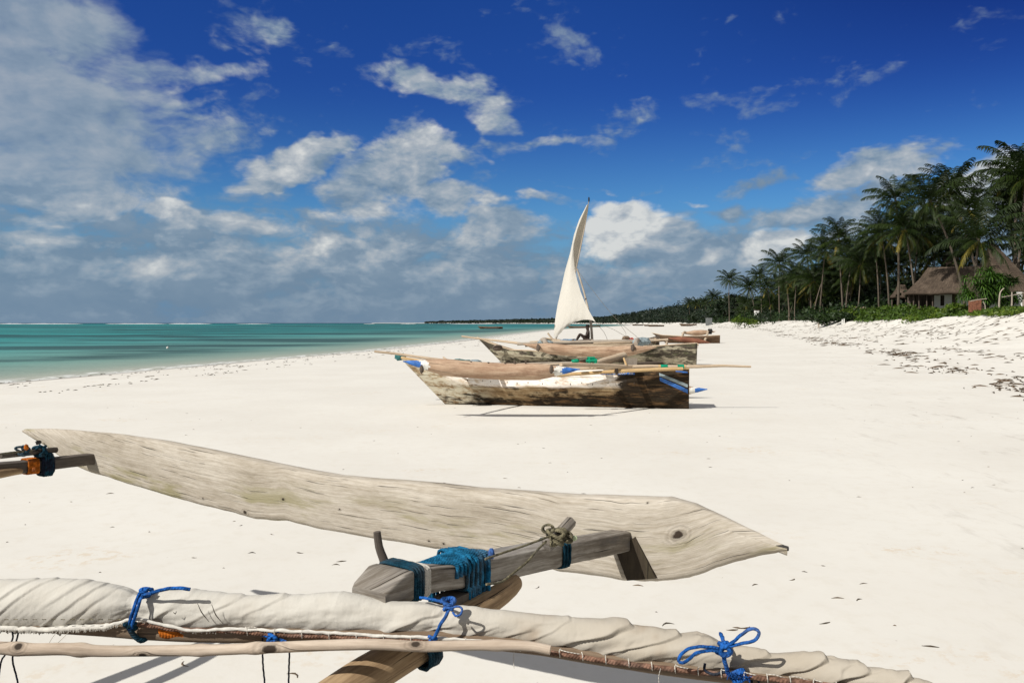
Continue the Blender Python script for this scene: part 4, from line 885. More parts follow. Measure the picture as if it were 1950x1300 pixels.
# ---- first boat: limewashed hull, blue and white float ends
def boat_one():
    B = Boat('outrigger_boat', (at(848, 768, 16.86).x, 16.86, -.02), (at(1312, 778, 15.82).x, 15.82, -.02), math.radians(5), .80, .42, .85,
             'nearest beached outrigger boat with limewashed tar-stained hull and blue and white painted float tips')
    B.hull(H_WHITE, rail=YELW); R = B.root
    nf = (at(768, 690, 14.1), at(1104, 703, 14.1)); F1 = float_log(R, nf[0] + Vector((0, 0, .02)), nf[1], .10, .150, TANW, painted=.34)
    float_log(R, at(1040, 742, 18.3), at(1347, 741, 18.0), .05, .17, TANW, painted=.30)
    for px in (803, 1050):                                          # tenon sockets with their pegs
        bundle(R, 'peg', at(px, 703, 13.93), .035, .03, .075, DARKW, seed=px)
    for (px, dx, side) in ((820, 0, 0), (1068, 0, 1)):              # arms across the hull from float to float
        a = at(px, 694, 14.1); D2 = 18.2; far = Vector((a.x + 1.5, D2, .36)); mid = Vector(B.T(1.25 + 3.0 * side, 0, .80 if side == 0 else .80))
        part_tube(R, 'outrigger_arm', [a, a.lerp(mid, .5) + Vector((0, 0, .02)), mid, mid.lerp(far, .5) + Vector((0, 0, .06)), far], [.035, .042, .045, .04, .035], PALEW, step=.15, rough=.15, seed=px)
        lashing(R, mid, B.lat, .075, .22, BLUER if side else LINE)
    part_tube(R, 'outrigger_arm', [at(1125, 696, 15.2), at(1150, 688, 15.8), at(1188, 677, 16.4)], [.06, .075, .08], PALEW, step=.1, nseg=12, rough=.08)
    m = MB(); box(m, at(1201, 693, 16.0), .26, .04, .24, rot=rotz(.2)); m.build('thwart', GREYW, R, False)
    part_tube(R, 'brace', [at(1188, 682, 15.6), at(1193, 696, 15.4)], .02, YELW, step=.05)
    part_tube(R, 'brace', [at(1173, 696, 15.3), at(1175, 712, 15.25)], .035, DARKW, step=.05)
    part_tube(R, 'rail', [at(1060, 714, 15.35), at(1140, 709, 15.3), at(1230, 704, 15.3), at(1300, 702, 15.35)], .035, YELW, step=.15, rough=.1)
    part_tube(R, 'rail', [at(1092, 702, 15.6), at(1160, 700, 15.6), at(1215, 699, 15.6)], .03, PALEW, step=.15, rough=.1)
    part_tube(R, 'mast_step', [at(1100, 692, 16.2), at(1128, 697, 16.1), at(1172, 700, 16.0)], .05, REDW, step=.15, rough=.2)
    # blue quarter stripes, name band, bow eye
    B.decal('painted_stripe', .90, .995, .70, .80, BLUEP, -.30); B.decal('painted_stripe', .90, .995, .82, .90, GREYC, -.28); B.decal('painted_stripe', .955, .995, .93, .97, BLUEP, -.04)
    bd = B.decal('name_band', .700, .818, .855, .94, BLUEP); bundle(R, 'bow_cap', B.hp(.005, 1.03, 0), .13, .05, .08, TEALC, seed=3)
    B.decal('name_band', .185, .245, .93, .965, BLUEP)
    cu = bpy.data.curves.new('name_letters', 'FONT'); cu.body = 'WAMOOXI 20'; cu.size = .095; cu.extrude = .002; cu.align_x = 'LEFT'
    to = bpy.data.objects.new('tmp', cu); COL.objects.link(to); dg = bpy.context.evaluated_depsgraph_get(); me = bpy.data.meshes.new_from_object(to.evaluated_get(dg)); bpy.data.objects.remove(to)
    p0 = Vector(B.hp(.705, .865, -1.0, .016)); p1 = Vector(B.hp(.812, .865, -1.0, .016)); pu = Vector(B.hp(.705, .94, -1.0, .016)); ex = (p1 - p0).normalized(); wdt = max(v.co.x for v in me.vertices)
    ey = (pu - p0).normalized(); ez = ex.cross(ey).normalized(); ey = ez.cross(ex); k = (p1 - p0).length / wdt
    for v in me.vertices: q = v.co.copy(); v.co = p0 + ex * q.x * k + ey * q.y * .85 + ez * q.z - R.location
    me.materials.clear(); me.materials.append(WHITEP); lo = bpy.data.objects.new('name_letters', me); COL.objects.link(lo); lo.parent = R
    for px, py in ((897, 691), (909, 694), (930, 692), (962, 693), (980, 690), (1001, 689)):
        m = MB(); box(m, at(px, py, 14.05), .028, .03, .05, rot=rotz(px * .7)); m.build('treenail', DARKW, R, False)
    for pts, D_, r_, m_ in (([(930, 697), (1010, 692), (1090, 690)], 16.6, .02, GREYW), ([(960, 699), (1040, 694), (1110, 693)], 16.3, .025, PALEW), ([(1150, 701), (1210, 692), (1262, 690)], 16.4, .022, DARKW), ([(1215, 702), (1260, 699), (1300, 701)], 15.9, .03, REDW)):
        part_tube(R, 'spar', [at(a, b_, D_) for a, b_ in pts], r_, m_, step=.15, rough=.25, seed=pts[0][0])
    # nails and small marks along the strake
    m = MB()
    for i in range(15): p = B.hp(.20 + i * .047 + random.uniform(-.01, .01), .62 + .02 * math.sin(i * 3), -1.0, .006); box(m, p, .009, .010, random.uniform(.02, .05))
    m.build('nails', DARKW, R, False)
    # green handline reel hung on the stern arm
    r2 = empty('handline_reel', tuple(at(1128, 696, 15.2)), 'bright green plastic handline reel resting on the nearest boat', 'fishing reel')
    part_tube(r2, 'upright', [at(1122, 697, 15.2), at(1123, 681, 15.2)], .03, GREENP, step=.05); part_tube(r2, 'upright', [at(1134, 697, 15.2), at(1134, 684, 15.2)], .03, GREENP, step=.05)
    part_tube(r2, 'crossbar', [at(1116, 687, 15.2), at(1137, 686, 15.2)], .035, GREENP, step=.05); part_tube(r2, 'crossbar', [at(1118, 681, 15.2), at(1133, 681, 15.2)], .02, GREENP, step=.05)
    part_tube(r2, 'line', [at(1120, 682, 15.2), at(1100, 686, 15.15)], .008, LINE, step=.1); bundle(r2, 'spool', at(1096, 687, 15.1), .075, .05, .04, GREENP, seed=4)
    # loose things in the boat
    p = part_tube(None, 'punting_pole', [at(713, 669, 15.9), at(760, 674, 16.0), at(820, 683, 16.0), at(890, 691, 16.1), at(935, 697, 16.2)], [.022, .028, .035, .035], PALEW, step=.12, rough=.15)
    tag(p, 'long thin pole sticking out over the bow of the nearest boat', 'pole')
    r3 = empty('steering_pole', tuple(at(1205, 699, 15.5)), 'long crooked pole with two green tape bands jutting past the stern of the nearest boat', 'pole')
    pp = [(1205, 698), (1240, 697), (1275, 698), (1310, 698), (1350, 697), (1375, 696), (1430, 698)]
    part_tube(r3, 'shaft', [at(a, b_, 15.45) for a, b_ in pp], [.034, .036, .034, .03, .026, .02], PALEW, step=.1, rough=.15)
    for a, b_, c_ in ((1258, 1271, GREENP), (1290, 1302, GREENP), (1253.5, 1257.5, YELW), (1302.5, 1305.5, YELW)):
        part_tube(r3, 'tape_band', [at(a, 697.9, 15.45), at(b_, 697.9, 15.45)], .041, c_, step=.02, nseg=12)
    bundle(None, 'cloth_bundle', at(843, 691, 15.9), .20, .12, .055, REDC, 'crumpled red cloth on the bow of the nearest boat', 'cloth', 1)
    bundle(None, 'fishing_net', at(875, 690, 16.1), .30, .16, .07, TEALC, 'heap of teal net in the bow of the nearest boat', 'net', 2)
    bundle(None, 'fishing_net', at(905, 690, 16.0), .13, .1, .06, GREYC, 'small grey and black net bundle right of the teal heap', 'net', 5)
    q = part_tube(None, 'forked_stick', [at(844, 680, 16.3), at(856, 687, 16.2), at(880, 693, 16.1)], .018, PALEW, step=.1, rough=.2); tag(q, 'thin forked stick lying across the bow gear of the nearest boat', 'stick')
boat_one()
def boat_two():
    B = Boat('outrigger_boat', (at(957, 690, 34.4).x, 34.4, -.05), (at(1326, 697, 31.8).x, 31.8, -.03), math.radians(2), .90, .52, .95,
             'second beached outrigger boat, long pale mottled hull partly hidden behind the nearest boat', [(0, 1.25), (.05, .95), (.12, .66), (.3, .60), (.6, .68), (.8, .86), (1, 1.02)])
    B.hull(H_PALE, rail=PALEW); R = B.root
    float_log(R, at(996, 655, 29.5), at(1250, 661, 29.5), .22, .20, TANW)
    float_log(R, at(1030, 661, 37.5), at(1330, 661, 36.0), .1, .17, PALEW)
    for px in (1025, 1205): bundle(R, 'peg', at(px, 662, 29.3), .07, .05, .13, DARKW, seed=px)
    for px, k in ((1040, .22), (1210, .72)):
        a = at(px, 655, 29.6); mid = Vector(B.T(B.L * k, 0, .95)); far = at(px + 30, 656, 37.2)
        part_tube(R, 'outrigger_arm', [a, a.lerp(mid, .5) + Vector((0, 0, .12)), mid, far], [.09, .1, .1, .07], GREYW, step=.3, rough=.15, seed=px); lashing(R, mid, B.lat, .12, .3, BLUER, rr=.014)
    for pts, r, m_ in (([(985, 655), (1060, 652), (1150, 650), (1245, 648)], .06, GREYW), ([(1000, 658), (1100, 653), (1200, 651)], .05, DARKW), ([(1130, 653), (1200, 651), (1272, 647)], .06, PALEW),
                       ([(1240, 662), (1290, 660), (1330, 656)], .05, PALEW), ([(1268, 660), (1270, 649), (1258, 648)], .05, PALEW)):
        part_tube(R, 'spar', [at(a, b_, 32.5) for a, b_ in pts], r, m_, step=.3, rough=.15, seed=pts[0][0])
    for i in range(9):
        a = random.uniform(990, 1180); b_ = a + random.uniform(40, 110); part_tube(R, 'spar', [at(a, 655 - random.uniform(0, 4), 33), at((a + b_) / 2, 652 - random.uniform(0, 3), 33), at(b_, 651 - random.uniform(-1, 4), 32.6)], random.uniform(.02, .05), random.choice([GREYW, PALEW, DARKW, REDW]), step=.3, rough=.25, seed=i)
    p = part_tube(None, 'punting_pole', [at(879, 640, 33.5), at(915, 645, 33.5), at(960, 650, 33.3), at(1000, 655, 33)], [.035, .045, .055], PALEW, step=.3, rough=.12)
    tag(p, 'pale pole resting over the bow of the second boat', 'pole')
    bundle(None, 'rope_coil', at(948, 662, 33.8), .22, .2, .13, DARKW, 'dark heap of rope in the bow of the second boat', 'rope', 8)
    bundle(None, 'cloth_bundle', at(1222, 650, 31.5), .36, .2, .17, GREYC, 'grey blue cloth tied over the stern arm of the second boat', 'cloth', 9)
    bundle(None, 'cloth_bundle', at(1038, 652, 32.5), .34, .2, .1, GREYC, 'small grey cloth heap at the bow end of the second boat', 'cloth', 12)
boat_two()
CANVAS_SAIL = None
def sailcloth(name, c, dirt_shade, amt=.35):
    m_, t, b = mat(name); uv = t.new('ShaderNodeUVMap').outputs[0]; P_ = t.new('ShaderNodeTexCoord').outputs['Object']
    n = t.noise(P_, 6.0, 5, .65); n2 = t.noise(P_, 22, 4, .6); w_ = t.noise(t.map(uv, sc=(700, 700, 1)), 1.0, 2, .5)
    cc = t.mix(t.m('MULTIPLY', t.ss(n, .46, .72), amt), c, dirt_shade); cc = t.mix(t.m('MULTIPLY', t.ss(n2, .66, .74), amt), cc, tuple(v * .6 for v in dirt_shade))
    t.put(b.inputs['Base Color'], cc); b.inputs['Roughness'].default_value = .9; b.inputs['Specular IOR Level'].default_value = .1
    setbump(t, b, t.m('ADD', t.m('MULTIPLY', n2, 3), w_), .5, .0012); return m_, t, b
def boat_three():
    D = 42.0; b0 = at(1062, 674, D); B = Boat('sailing_boat', (b0.x, D, 0), (at(1250, 676, D - 1.0).x, D - 1.0, 0), 0, .80, .45, .7,
            'farther outrigger boat with a tall curved white sail raised, hull hidden by the second boat', [(0, 1.15), (.2, .95), (.7, .95), (1, 1.12)])
    B.hull(H_PALE); R = B.root
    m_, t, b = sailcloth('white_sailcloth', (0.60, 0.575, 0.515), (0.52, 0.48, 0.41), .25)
    t.l.remove(b.inputs['Normal'].links[0])
    lean = lambda y: 2.2 * (646 - y) / 256
    tr = t.new('ShaderNodeBsdfTranslucent'); tr.inputs[0].default_value = (0.66, 0.60, 0.48, 1); mx = t.new('ShaderNodeMixShader'); mx.inputs[0].default_value = .16
    t.l.new(b.outputs[0], mx.inputs[1]); t.l.new(tr.outputs[0], mx.inputs[2]); t.l.new(mx.outputs[0], [k for k in t.n if k.type == 'OUTPUT_MATERIAL'][0].inputs[0])
    Lf = np.array([(1117.5, 390), (1103, 418), (1093, 447), (1085.5, 482), (1075.5, 517), (1069, 548), (1061.5, 582), (1057.5, 606), (1055.5, 626), (1055, 638), (1057, 646)], float)
    Rf = np.array([(1119, 390), (1110, 412), (1102, 432), (1094.5, 459), (1092.4, 487), (1094.6, 515), (1099.5, 535), (1105.5, 555), (1112.5, 573), (1123.5, 595), (1134.5, 614)], float)
    n, k = 90, 28; s = np.linspace(0, 1, n); L = np.stack([np.interp(s, np.linspace(0, 1, 11), Lf[:, j]) for j in (0, 1)], -1); Q = np.stack([np.interp(s, np.linspace(0, 1, 11), Rf[:, j]) for j in (0, 1)], -1)
    m = MB(); V = np.zeros((n, k, 3)); 
    for i in range(n):
        for j in range(k):
            f = j / (k - 1); p = L[i] * (1 - f) + Q[i] * f; foot = max(0, (s[i] - .82) / .18) ** 1.3
            p = p + np.array([0, -1]) * 17 * foot * (4 * f * (1 - f)) ** .8 + np.array([0, 5]) * foot * max(0, (.22 - f) / .22) * 0
            if f < .18: p = p + np.array([2.5 * foot * f / .18, 0])
            belly = -.40 * math.sin(math.pi * min(1, f * .8 + .1)) * math.sin(math.pi * min(1, s[i] * .8 + .1)) - (.15 + 1.1 * s[i] ** 1.5) * f - .015 * math.sin(f * 30 + s[i] * 46) * max(0, s[i] - .7) * 3
            V[i, j] = at(p[0], p[1], D + belly + lean(p[1]))
    m.add(V.reshape(-1, 3), grid_faces(n, k), np.stack(np.broadcast_arrays(s[:, None] * 7, np.linspace(0, 1, k)[None, :] * 2), -1).reshape(-1, 2)); m.build('sail', m_, R)
    # upper part of the cloth curling away to the yard
    Yd = np.array([(1121, 389), (1117, 412), (1111.5, 437), (1106.5, 461), (1101, 488), (1095.5, 514)], float); Fo = np.array([(1118, 390), (1108, 415), (1096, 448), (1092, 475), (1091, 495), (1094, 514)], float)
    s = np.linspace(0, 1, 40); m = MB(); V = np.zeros((40, 8, 3))
    for i in range(40):
        a = [np.interp(s[i], np.linspace(0, 1, 6), Fo[:, j]) for j in (0, 1)]; c = [np.interp(s[i], np.linspace(0, 1, 6), Yd[:, j]) for j in (0, 1)]
        for j in range(8):
            f = j / 7; V[i, j] = at(a[0] * (1 - f) + c[0] * f, a[1] * (1 - f) + c[1] * f, D + lean(a[1]) - .15 + .1 * s[i] + .7 * f * math.sin(math.pi * (.1 + .8 * s[i])))
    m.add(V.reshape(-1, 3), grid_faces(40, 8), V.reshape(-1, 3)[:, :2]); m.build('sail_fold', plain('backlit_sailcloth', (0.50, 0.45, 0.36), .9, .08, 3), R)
    m = MB(); V = np.zeros((14, 6, 3))                              # tack corner turned under, seen in shade
    for i in range(14):
        g = i / 13; l = (1057 + 0 * g, 645 - 0 * g); yy = 645 - 27 * g
        for j in range(6): f = j / 5; xx = 1057 + (.5 + 12.5 * g ** .8) * f; V[i, j] = at(xx - 1.0 * g * (1 - f), yy - 1.5 * f, D + .05 + .8 * f * (g + .2))
    m.add(V.reshape(-1, 3), grid_faces(14, 6), V.reshape(-1, 3)[:, :2]); m.build('sail_corner', m_, R)
    part_tube(R, 'yard', [at(a, b_, D + c + lean(b_)) for a, b_, c in ((1121.5, 378, .3), (1117.5, 410, .5), (1107.5, 462, .65), (1096, 515, .7), (1078, 590, 1.6), (1058, 646, .3))], [.02, .035, .045, .05, .05], GREYW, step=.3)
    part_tube(R, 'mast', [at(1128, 652, D), at(1124.5, 612, D + 1.5), at(1113, 560, D + 2.8), at(1099, 512, D + 3.4)], [.07, .065, .055, .045], GREYW, step=.3)
    bundle(R, 'masthead_rag', at(1121.5, 380, D + .4), .04, .03, .14, BLACK)
    for pts in ([(1099, 514), (1150, 580), (1178, 612), (1214, 642)], [(1133, 613), (1150, 632), (1157, 648)], [(1133, 613), (1170, 628), (1200, 646)], [(1178, 614), (1192, 634), (1190, 646)]):
        part_tube(R, 'stay', [at(a, b_, D + .3) for a, b_ in pts], .009, LINE, step=.5, nseg=5)
    for pts, r, mm in (([(1045, 652), (1100, 651), (1160, 649), (1225, 648)], .07, GREYW), ([(1060, 654), (1150, 652), (1230, 650)], .06, PALEW), ([(1130, 649), (1190, 648), (1230, 646)], .05, DARKW),
                       ([(1043, 634), (1052, 645), (1062, 652)], .045, PALEW), ([(1215, 652), (1240, 645), (1256, 641)], .07, DARKW)):
        part_tube(R, 'spar', [at(a, b_, D - .6) for a, b_ in pts], r, mm, step=.3, rough=.2, seed=pts[0][0])
    float_log(R, at(1060, 655, D - 2.3), at(1240, 652, D - 2.3), .05, .15, PALEW)
    for px in (1090, 1200): part_tube(R, 'outrigger_arm', [at(px, 652, D - 2.3), at(px + 2, 647, D - .5), at(px + 8, 648, D + 2)], .06, DARKW, step=.3)
    m = MB(); box(m, at(1252, 648, D - .8), .12, .5, .55); m.build('sternpost', DARKW, R, False)
    bundle(None, 'cloth_bundle', at(1082, 649, D - .8), .50, .25, .11, plain('blue_grey_tarp', (0.13, 0.21, 0.30), .7, .4, 6), 'blue grey tarp bundle in front of the seated man', 'tarp', 3)
    bundle(None, 'net_heap', at(1192, 644, D - .3), .22, .2, .13, plain('net_brown', (0.17, 0.12, 0.08), .9, .5, 12), 'small heap of brown net beside the stay lines of the sailing boat', 'net', 6)
    bundle(None, 'red_bag', at(1203, 646, D - .5), .12, .1, .09, REDC, 'small red bag next to the brown net heap', 'bag', 7)
boat_three()
def boat_four():
    D = 68.0; B = Boat('outrigger_boat', (at(1268, 653, D).x, D, 0), (at(1371, 653, D - 1).x, D - 1, 0), 0, .68, .5, .95,
            'small dark brown outrigger boat alone on the sand to the right of the others', [(0, 1.25), (.12, .98), (.4, .86), (.8, .92), (1, .98)])
    B.hull(H_DARK, rail=PALEW); R = B.root
    float_log(R, at(1297, 634, D + 2.2), at(1363, 631, D + 2.2), .04, .24, TANW)
    for pts in ([(1294, 648, -1.6), (1299, 640, -.6), (1303, 632, 2.0), (1308, 634, 2.2)], [(1342, 648, -1.6), (1346, 640, -.5), (1348, 631, 2.0)]):
        part_tube(R, 'outrigger_arm', [at(a, b_, D + c) for a, b_, c in pts], .10, PALEW, step=.3, rough=.15)
    lashing(R, at(1352, 631, D + 2), (1, 0, 0), .22, .3, BLACK, rr=.03)
    float_log(R, at(1272, 644, D - 2.2), at(1354, 653, D - 2.2), -.06, .2, REDW)
boat_four()
def far_boat(px, py, D, L, label, ang=0.0, m_=None):
    p = at(px, py, D); zb = max(-.22, float(ground(p.x, D))) if p.x > xs(D) else -.30
    dx, dy = math.cos(ang) * L / 2, math.sin(ang) * L / 2
    B = Boat('moored_boat' if p.x < xs(D) else 'beached_boat', (p.x - dx, D - dy, zb), (p.x + dx, D + dy, zb), 0, .8, .5, .7, label, group='small dark boats far off'); B.hull(H_DARK)
    off = B.lat * -1.9; a = Vector(B.T(L * .15, -1.9, .35)); b_ = Vector(B.T(L * .85, -1.9, .35)); float_log(B.root, a, b_, 0, .14, DARKW)
    for k in (.3, .75): part_tube(B.root, 'outrigger_arm', [Vector(B.T(L * k, -1.9, .4)), Vector(B.T(L * k, 0, .85)), Vector(B.T(L * k, 1.6, .6))], .06, DARKW, step=.4)
far_boat(936, 623, 265, 7.5, 'dark low boat floating on the water left of the sail')
far_boat(1104, 621.5, 300, 7.5, 'dark boat floating under the foot of the sail')
far_boat(1133, 619, 420, 6, 'small dark boat floating just right of the mast', .2)
far_boat(1215, 618, 520, 9, 'small dark boat where the far sand meets the water', .6)
far_boat(1250, 619, 380, 8, 'dark boat drawn up on the far sand below the forest', .3)
far_boat(1240, 618, 440, 8, 'dark boat partly behind the one drawn up on the far sand', .3)
far_boat(1312, 618.5, 300, 6, 'small dark boat on the far sand left of the grey panel', .1)
# buoy
p = at(319, 667, 60); m = MB(); th = np.linspace(0, 2 * np.pi, 10, endpoint=False); ph = np.linspace(.05, np.pi - .05, 7)
m.add(np.stack([np.outer(np.sin(ph), np.cos(th)) * .09, np.outer(np.sin(ph), np.sin(th)) * .09, np.outer(np.cos(ph), np.ones(10)) * .11], -1).reshape(-1, 3) + (p.x, 60, -.17), grid_faces(7, 10, True))
tag(m.build('buoy', WHITEP, origin=(p.x, 60, -.17)), 'tiny pale buoy floating on the turquoise water', 'buoy')
# ---- the man sitting against the mast
def man():
    D = 41.4; hip = at(1118.0, 649.5, D); root = empty('person', tuple(hip), 'dark silhouetted man sitting back against the mast under the sail with knees drawn up', 'person', None)
    J = {'pel': (0, 0, .10), 'sp': (.03, 0, .28), 'ch': (.07, 0, .47), 'nk': (.05, 0, .61), 'hd0': (.02, 0, .69), 'hd1': (.005, 0, .82)}
    J.update({'hr': (-.02, -.10, .09), 'kr': (-.42, -.13, .42), 'ar': (-.62, -.12, .04), 'tr': (-.80, -.12, .02), 'hl': (-.02, .10, .09), 'kl': (-.36, .14, .38), 'al': (-.58, .14, .04), 'tl': (-.76, .14, .02)})
    J.update({'sr': (.07, -.19, .52), 'er': (-.08, -.24, .30), 'wr': (-.32, -.18, .33), 'gr': (-.41, -.17, .33), 'sl': (.07, .19, .52), 'el': (.14, .25, .28), 'wl': (.12, .24, .06), 'gl': (.08, .24, .0)})
    E = [('pel', 'sp'), ('sp', 'ch'), ('ch', 'nk'), ('nk', 'hd0'), ('hd0', 'hd1'), ('pel', 'hr'), ('hr', 'kr'), ('kr', 'ar'), ('ar', 'tr'), ('pel', 'hl'), ('hl', 'kl'), ('kl', 'al'), ('al', 'tl'),
         ('ch', 'sr'), ('sr', 'er'), ('er', 'wr'), ('wr', 'gr'), ('ch', 'sl'), ('sl', 'el'), ('el', 'wl'), ('wl', 'gl')]
    Rr = {'pel': .14, 'sp': .135, 'ch': .155, 'nk': .055, 'hd0': .080, 'hd1': .085, 'hr': .095, 'kr': .06, 'ar': .04, 'tr': .03, 'hl': .095, 'kl': .06, 'al': .04, 'tl': .03, 'sr': .06, 'er': .042, 'wr': .03, 'gr': .035, 'sl': .06, 'el': .042, 'wl': .03, 'gl': .035}
    names = list(J); me = bpy.data.meshes.new('body'); me.from_pydata([J[k] for k in names], [(names.index(a), names.index(b_)) for a, b_ in E], []); o = bpy.data.objects.new('body', me); COL.objects.link(o); o.parent = root
    md = o.modifiers.new('skin', 'SKIN'); sv = me.skin_vertices[0].data
    for i, k in enumerate(names): sv[i].radius = (Rr[k] * 1.28, Rr[k] * 1.28); sv[i].use_root = (k == 'pel')
    sb = o.modifiers.new('sub', 'SUBSURF'); sb.levels = sb.render_levels = 2; me.materials.append(plain('dark_skin', (0.035, 0.022, 0.016), .6, .2))
    h = np.array(hip)
    def ell(name, C, sx, sy, sz, m_, par): m = MB(); n, k = 12, 18; ph = np.linspace(.02, np.pi - .02, n)[:, None]; th = np.linspace(0, 2 * np.pi, k, endpoint=False)[None, :]; m.add(np.stack([np.sin(ph) * np.cos(th) * sx, np.sin(ph) * np.sin(th) * sy, np.cos(ph) * sz + 0 * th], -1).reshape(-1, 3) + h + C, grid_faces(n, k, True)); return m.build(name, m_, par)
    ell('hair', (.02, 0, .855), .105, .105, .085, plain('black_hair', (0.012, 0.01, 0.009), .8), root)
    ell('shorts', (-.04, 0, .11), .19, .18, .13, plain('dark_shorts', (0.03, 0.028, 0.03), .85, .3), root)
    root.scale = (.93, .93, .93)
man()
# ------------------------------------------------------------------ foreground: outrigger of the boat the photographer stands beside
BEAMW = wood('weathered_beam_wood', (0.33, 0.305, 0.27), (0.150, 0.128, 0.102), (0.042, 0.034, 0.027), 1.0, 1.0, stain=(0.07, 0.072, 0.085), stain_amt=.5, bump=.002)
LOGW = wood('brown_boom_wood', (0.40, 0.285, 0.165), (0.235, 0.155, 0.085), (0.07, 0.040, 0.022), .8, .9, bump=.002)
STICKW = wood('pale_driftwood', (0.54, 0.455, 0.365), (0.38, 0.305, 0.235), (0.17, 0.125, 0.09), .9, .8, knots=((1.02, .04, .018), (1.35, .03, .012), (2.05, .03, .012), (.72, .05, .010), (0.42, .03, .01)), bump=.001)
YARDW = wood('grey_yard_wood', (0.24, 0.18, 0.125), (0.155, 0.108, 0.07), (0.07, 0.048, 0.032), .9, .5)
TEAL = ropemat('teal_blue_rope', (0.010, 0.100, 0.195)); TEALD = ropemat('dark_teal_rope', (0.007, 0.034, 0.055)); BLUE = ropemat('bright_blue_rope', (0.014, 0.085, 0.30)); BLUE2 = ropemat('bright_teal_blue_rope', (0.010, 0.17, 0.30))
WHITEC = ropemat('white_cord', (0.55, 0.52, 0.46), 1, .15); COIR = ropemat('brown_bolt_rope', (0.17, 0.095, 0.065)); OLIVE = ropemat('olive_cloth_strip', (0.14, 0.125, 0.08)); DCORD = ropemat('dark_navy_cord', (0.010, 0.014, 0.026)); ORANGE = ropemat('orange_strip', (0.36, 0.10, 0.012))
root = empty('outrigger_canoe', (-1.9, 1.3, 0), 'outrigger canoe closest to the camera, big weathered grey float on lashed beams', 'boat')
Boat('outrigger_canoe', (-1.9 - .905 * 3.5, 1.3 + .425 * 3.5, -.02), (-1.9 + .905 * 2.2, 1.3 - .425 * 2.2, -.02), 0, .80, .36, .6, None, root=root).hull(H_PALE)
def Dfl(px): return 3.04 / (1 + .47 * (px - 975) / FPX)
TFL = np.array([1, -.47, 0]) / math.hypot(1, .47); NB = np.array([.47, 1, 0]) / math.hypot(1, .47)     # along the float; away from the camera
def interp(pts, x): a = np.array(pts, float); return np.interp(x, a[:, 0], a[:, 1])
TOP = [(45,816),(90,815),(130,817),(220,825),(310,838),(400,856),(480,872),(560,888),(640,901),(720,908),(800,914),(900,924),(1000,931),(1100,937),(1200,940),(1270,941),(1320,954),(1380,981),(1440,1009),(1500,1039)]
BOT = [(45,824),(60,836),(90,856),(130,885),(165,900),(200,910),(280,935),(360,958),(440,978),(480,990),(540,993),(600,1008),(680,1022),(760,1035),(850,1050),(950,1062),(1000,1073),(1060,1090),(1110,1096),(1190,1108),(1250,1110),(1310,1103),(1380,1078),(1440,1062),(1500,1049)]
def build_float():
    px = np.concatenate([np.linspace(45, 70, 8), np.linspace(73, 1470, 300), np.linspace(1473, 1500, 10)]); n = len(px); K = 48
    P0 = None; V = np.zeros((n, K, 3)); UV = np.zeros((n, K, 2)); u = 0; last = None
    for i, x in enumerate(px):
        D = Dfl(x); e = min(1, (x - 45) / 300, (1500 - x) / 230); t = .022 + .065 * max(0, e) ** .7
        zt_back = at(x, interp(TOP, x), D + t * .9).z; zb = at(x, interp(BOT, x), D).z
        nz = .0022 * fbm(x * .02, 3.0, o=3); zt = zt_back + nz; zb = zb + .003 * float(fbm(x * .05, 9.0, o=3))
        ch = min(.020, t * .3) if x < 1262 else .006                                   # bevelled top edge; broad flat bevel on the nose
        h = zt - zb; c = at(x, 900, D); cx, cy = c.x, c.y
        # outline: front bottom -> front top -> back top -> back bottom
        prof = []; rb = min(.022, h * .3)
        if x > 1250: fb = .024 * min(1, (x - 1250) / 40)
        else: fb = 0
        key = [(rb * .9, 0), (.002, rb * .55), (-.004, h * .3), (-.006, h * .55), (-.003, h * .8), (.003, h - ch * 1.2 - fb), (ch * .7 + fb * .5, h - ch * .25), (t * .5, h + .001), (t - .01, h - .004), (t, h * .75), (t + .004, h * .4), (t - .004, rb * .7), (t - rb * .8, .0), (rb * .9, 0)]
        key = np.array(key); kk = np.linspace(0, len(key) - 1, K + 1)[:-1]
        a = np.interp(kk, np.arange(len(key)), key[:, 0]); b_ = np.interp(kk, np.arange(len(key)), key[:, 1])
        V[i] = np.array([cx, cy, zb]) + a[:, None] * NB + b_[:, None] * np.array([0, 0, 1.0])
        if last is not None: u += math.hypot(cx - last[0], cy - last[1])
        last = (cx, cy); per = np.concatenate([[0], np.cumsum(np.hypot(np.diff(a), np.diff(b_)))]); UV[i, :, 0] = u; UV[i, :, 1] = per + .02
        d = .0035 * fbm(u * 3.0, per * 14, 2.0, o=4) + .0010 * fbm(u * 12, per * 120, 5.0, o=3); V[i] += -NB * d[:, None] * min(1, h * 8)
    m = MB(); m.add(V.reshape(-1, 3), grid_faces(n, K, True), UV.reshape(-1, 2))
    for e, mi in ((0, 0), (n - 1, 0)):
        c = V[e].mean(0); i = np.arange(K); F = np.stack([i, (i + 1) % K, np.full(K, K)], -1); m.add(np.vstack([V[e], c]), F if e == 0 else F[:, ::-1], np.full((K + 1, 2), .1) + np.vstack([V[e], c])[:, 1:] )
    def kp(x, y, r):
        i = int(np.argmin(np.abs(px - x))); D = Dfl(x); return (float(UV[i, 0, 0]), float(at(x, y, D).z - at(x, interp(BOT, x), D).z) + .012, r)
    KN = (kp(1293, 1008, .020), kp(542, 943, .0075), kp(466, 968, .010), kp(842, 1027, .005), kp(815, 1021, .004), kp(384, 941, .004), kp(1230, 948, .003), kp(650, 962, .004))
    FLOATW = wood('weathered_float_wood', (0.52, 0.475, 0.405), (0.360, 0.315, 0.250), (0.165, 0.136, 0.102), 1.9, .75, stain=(0.25, 0.225, 0.105), stain_amt=.8, knots=KN, bump=.0025, stain_v=(.26, .08))
    return m.build('float', FLOATW, root), V, UV
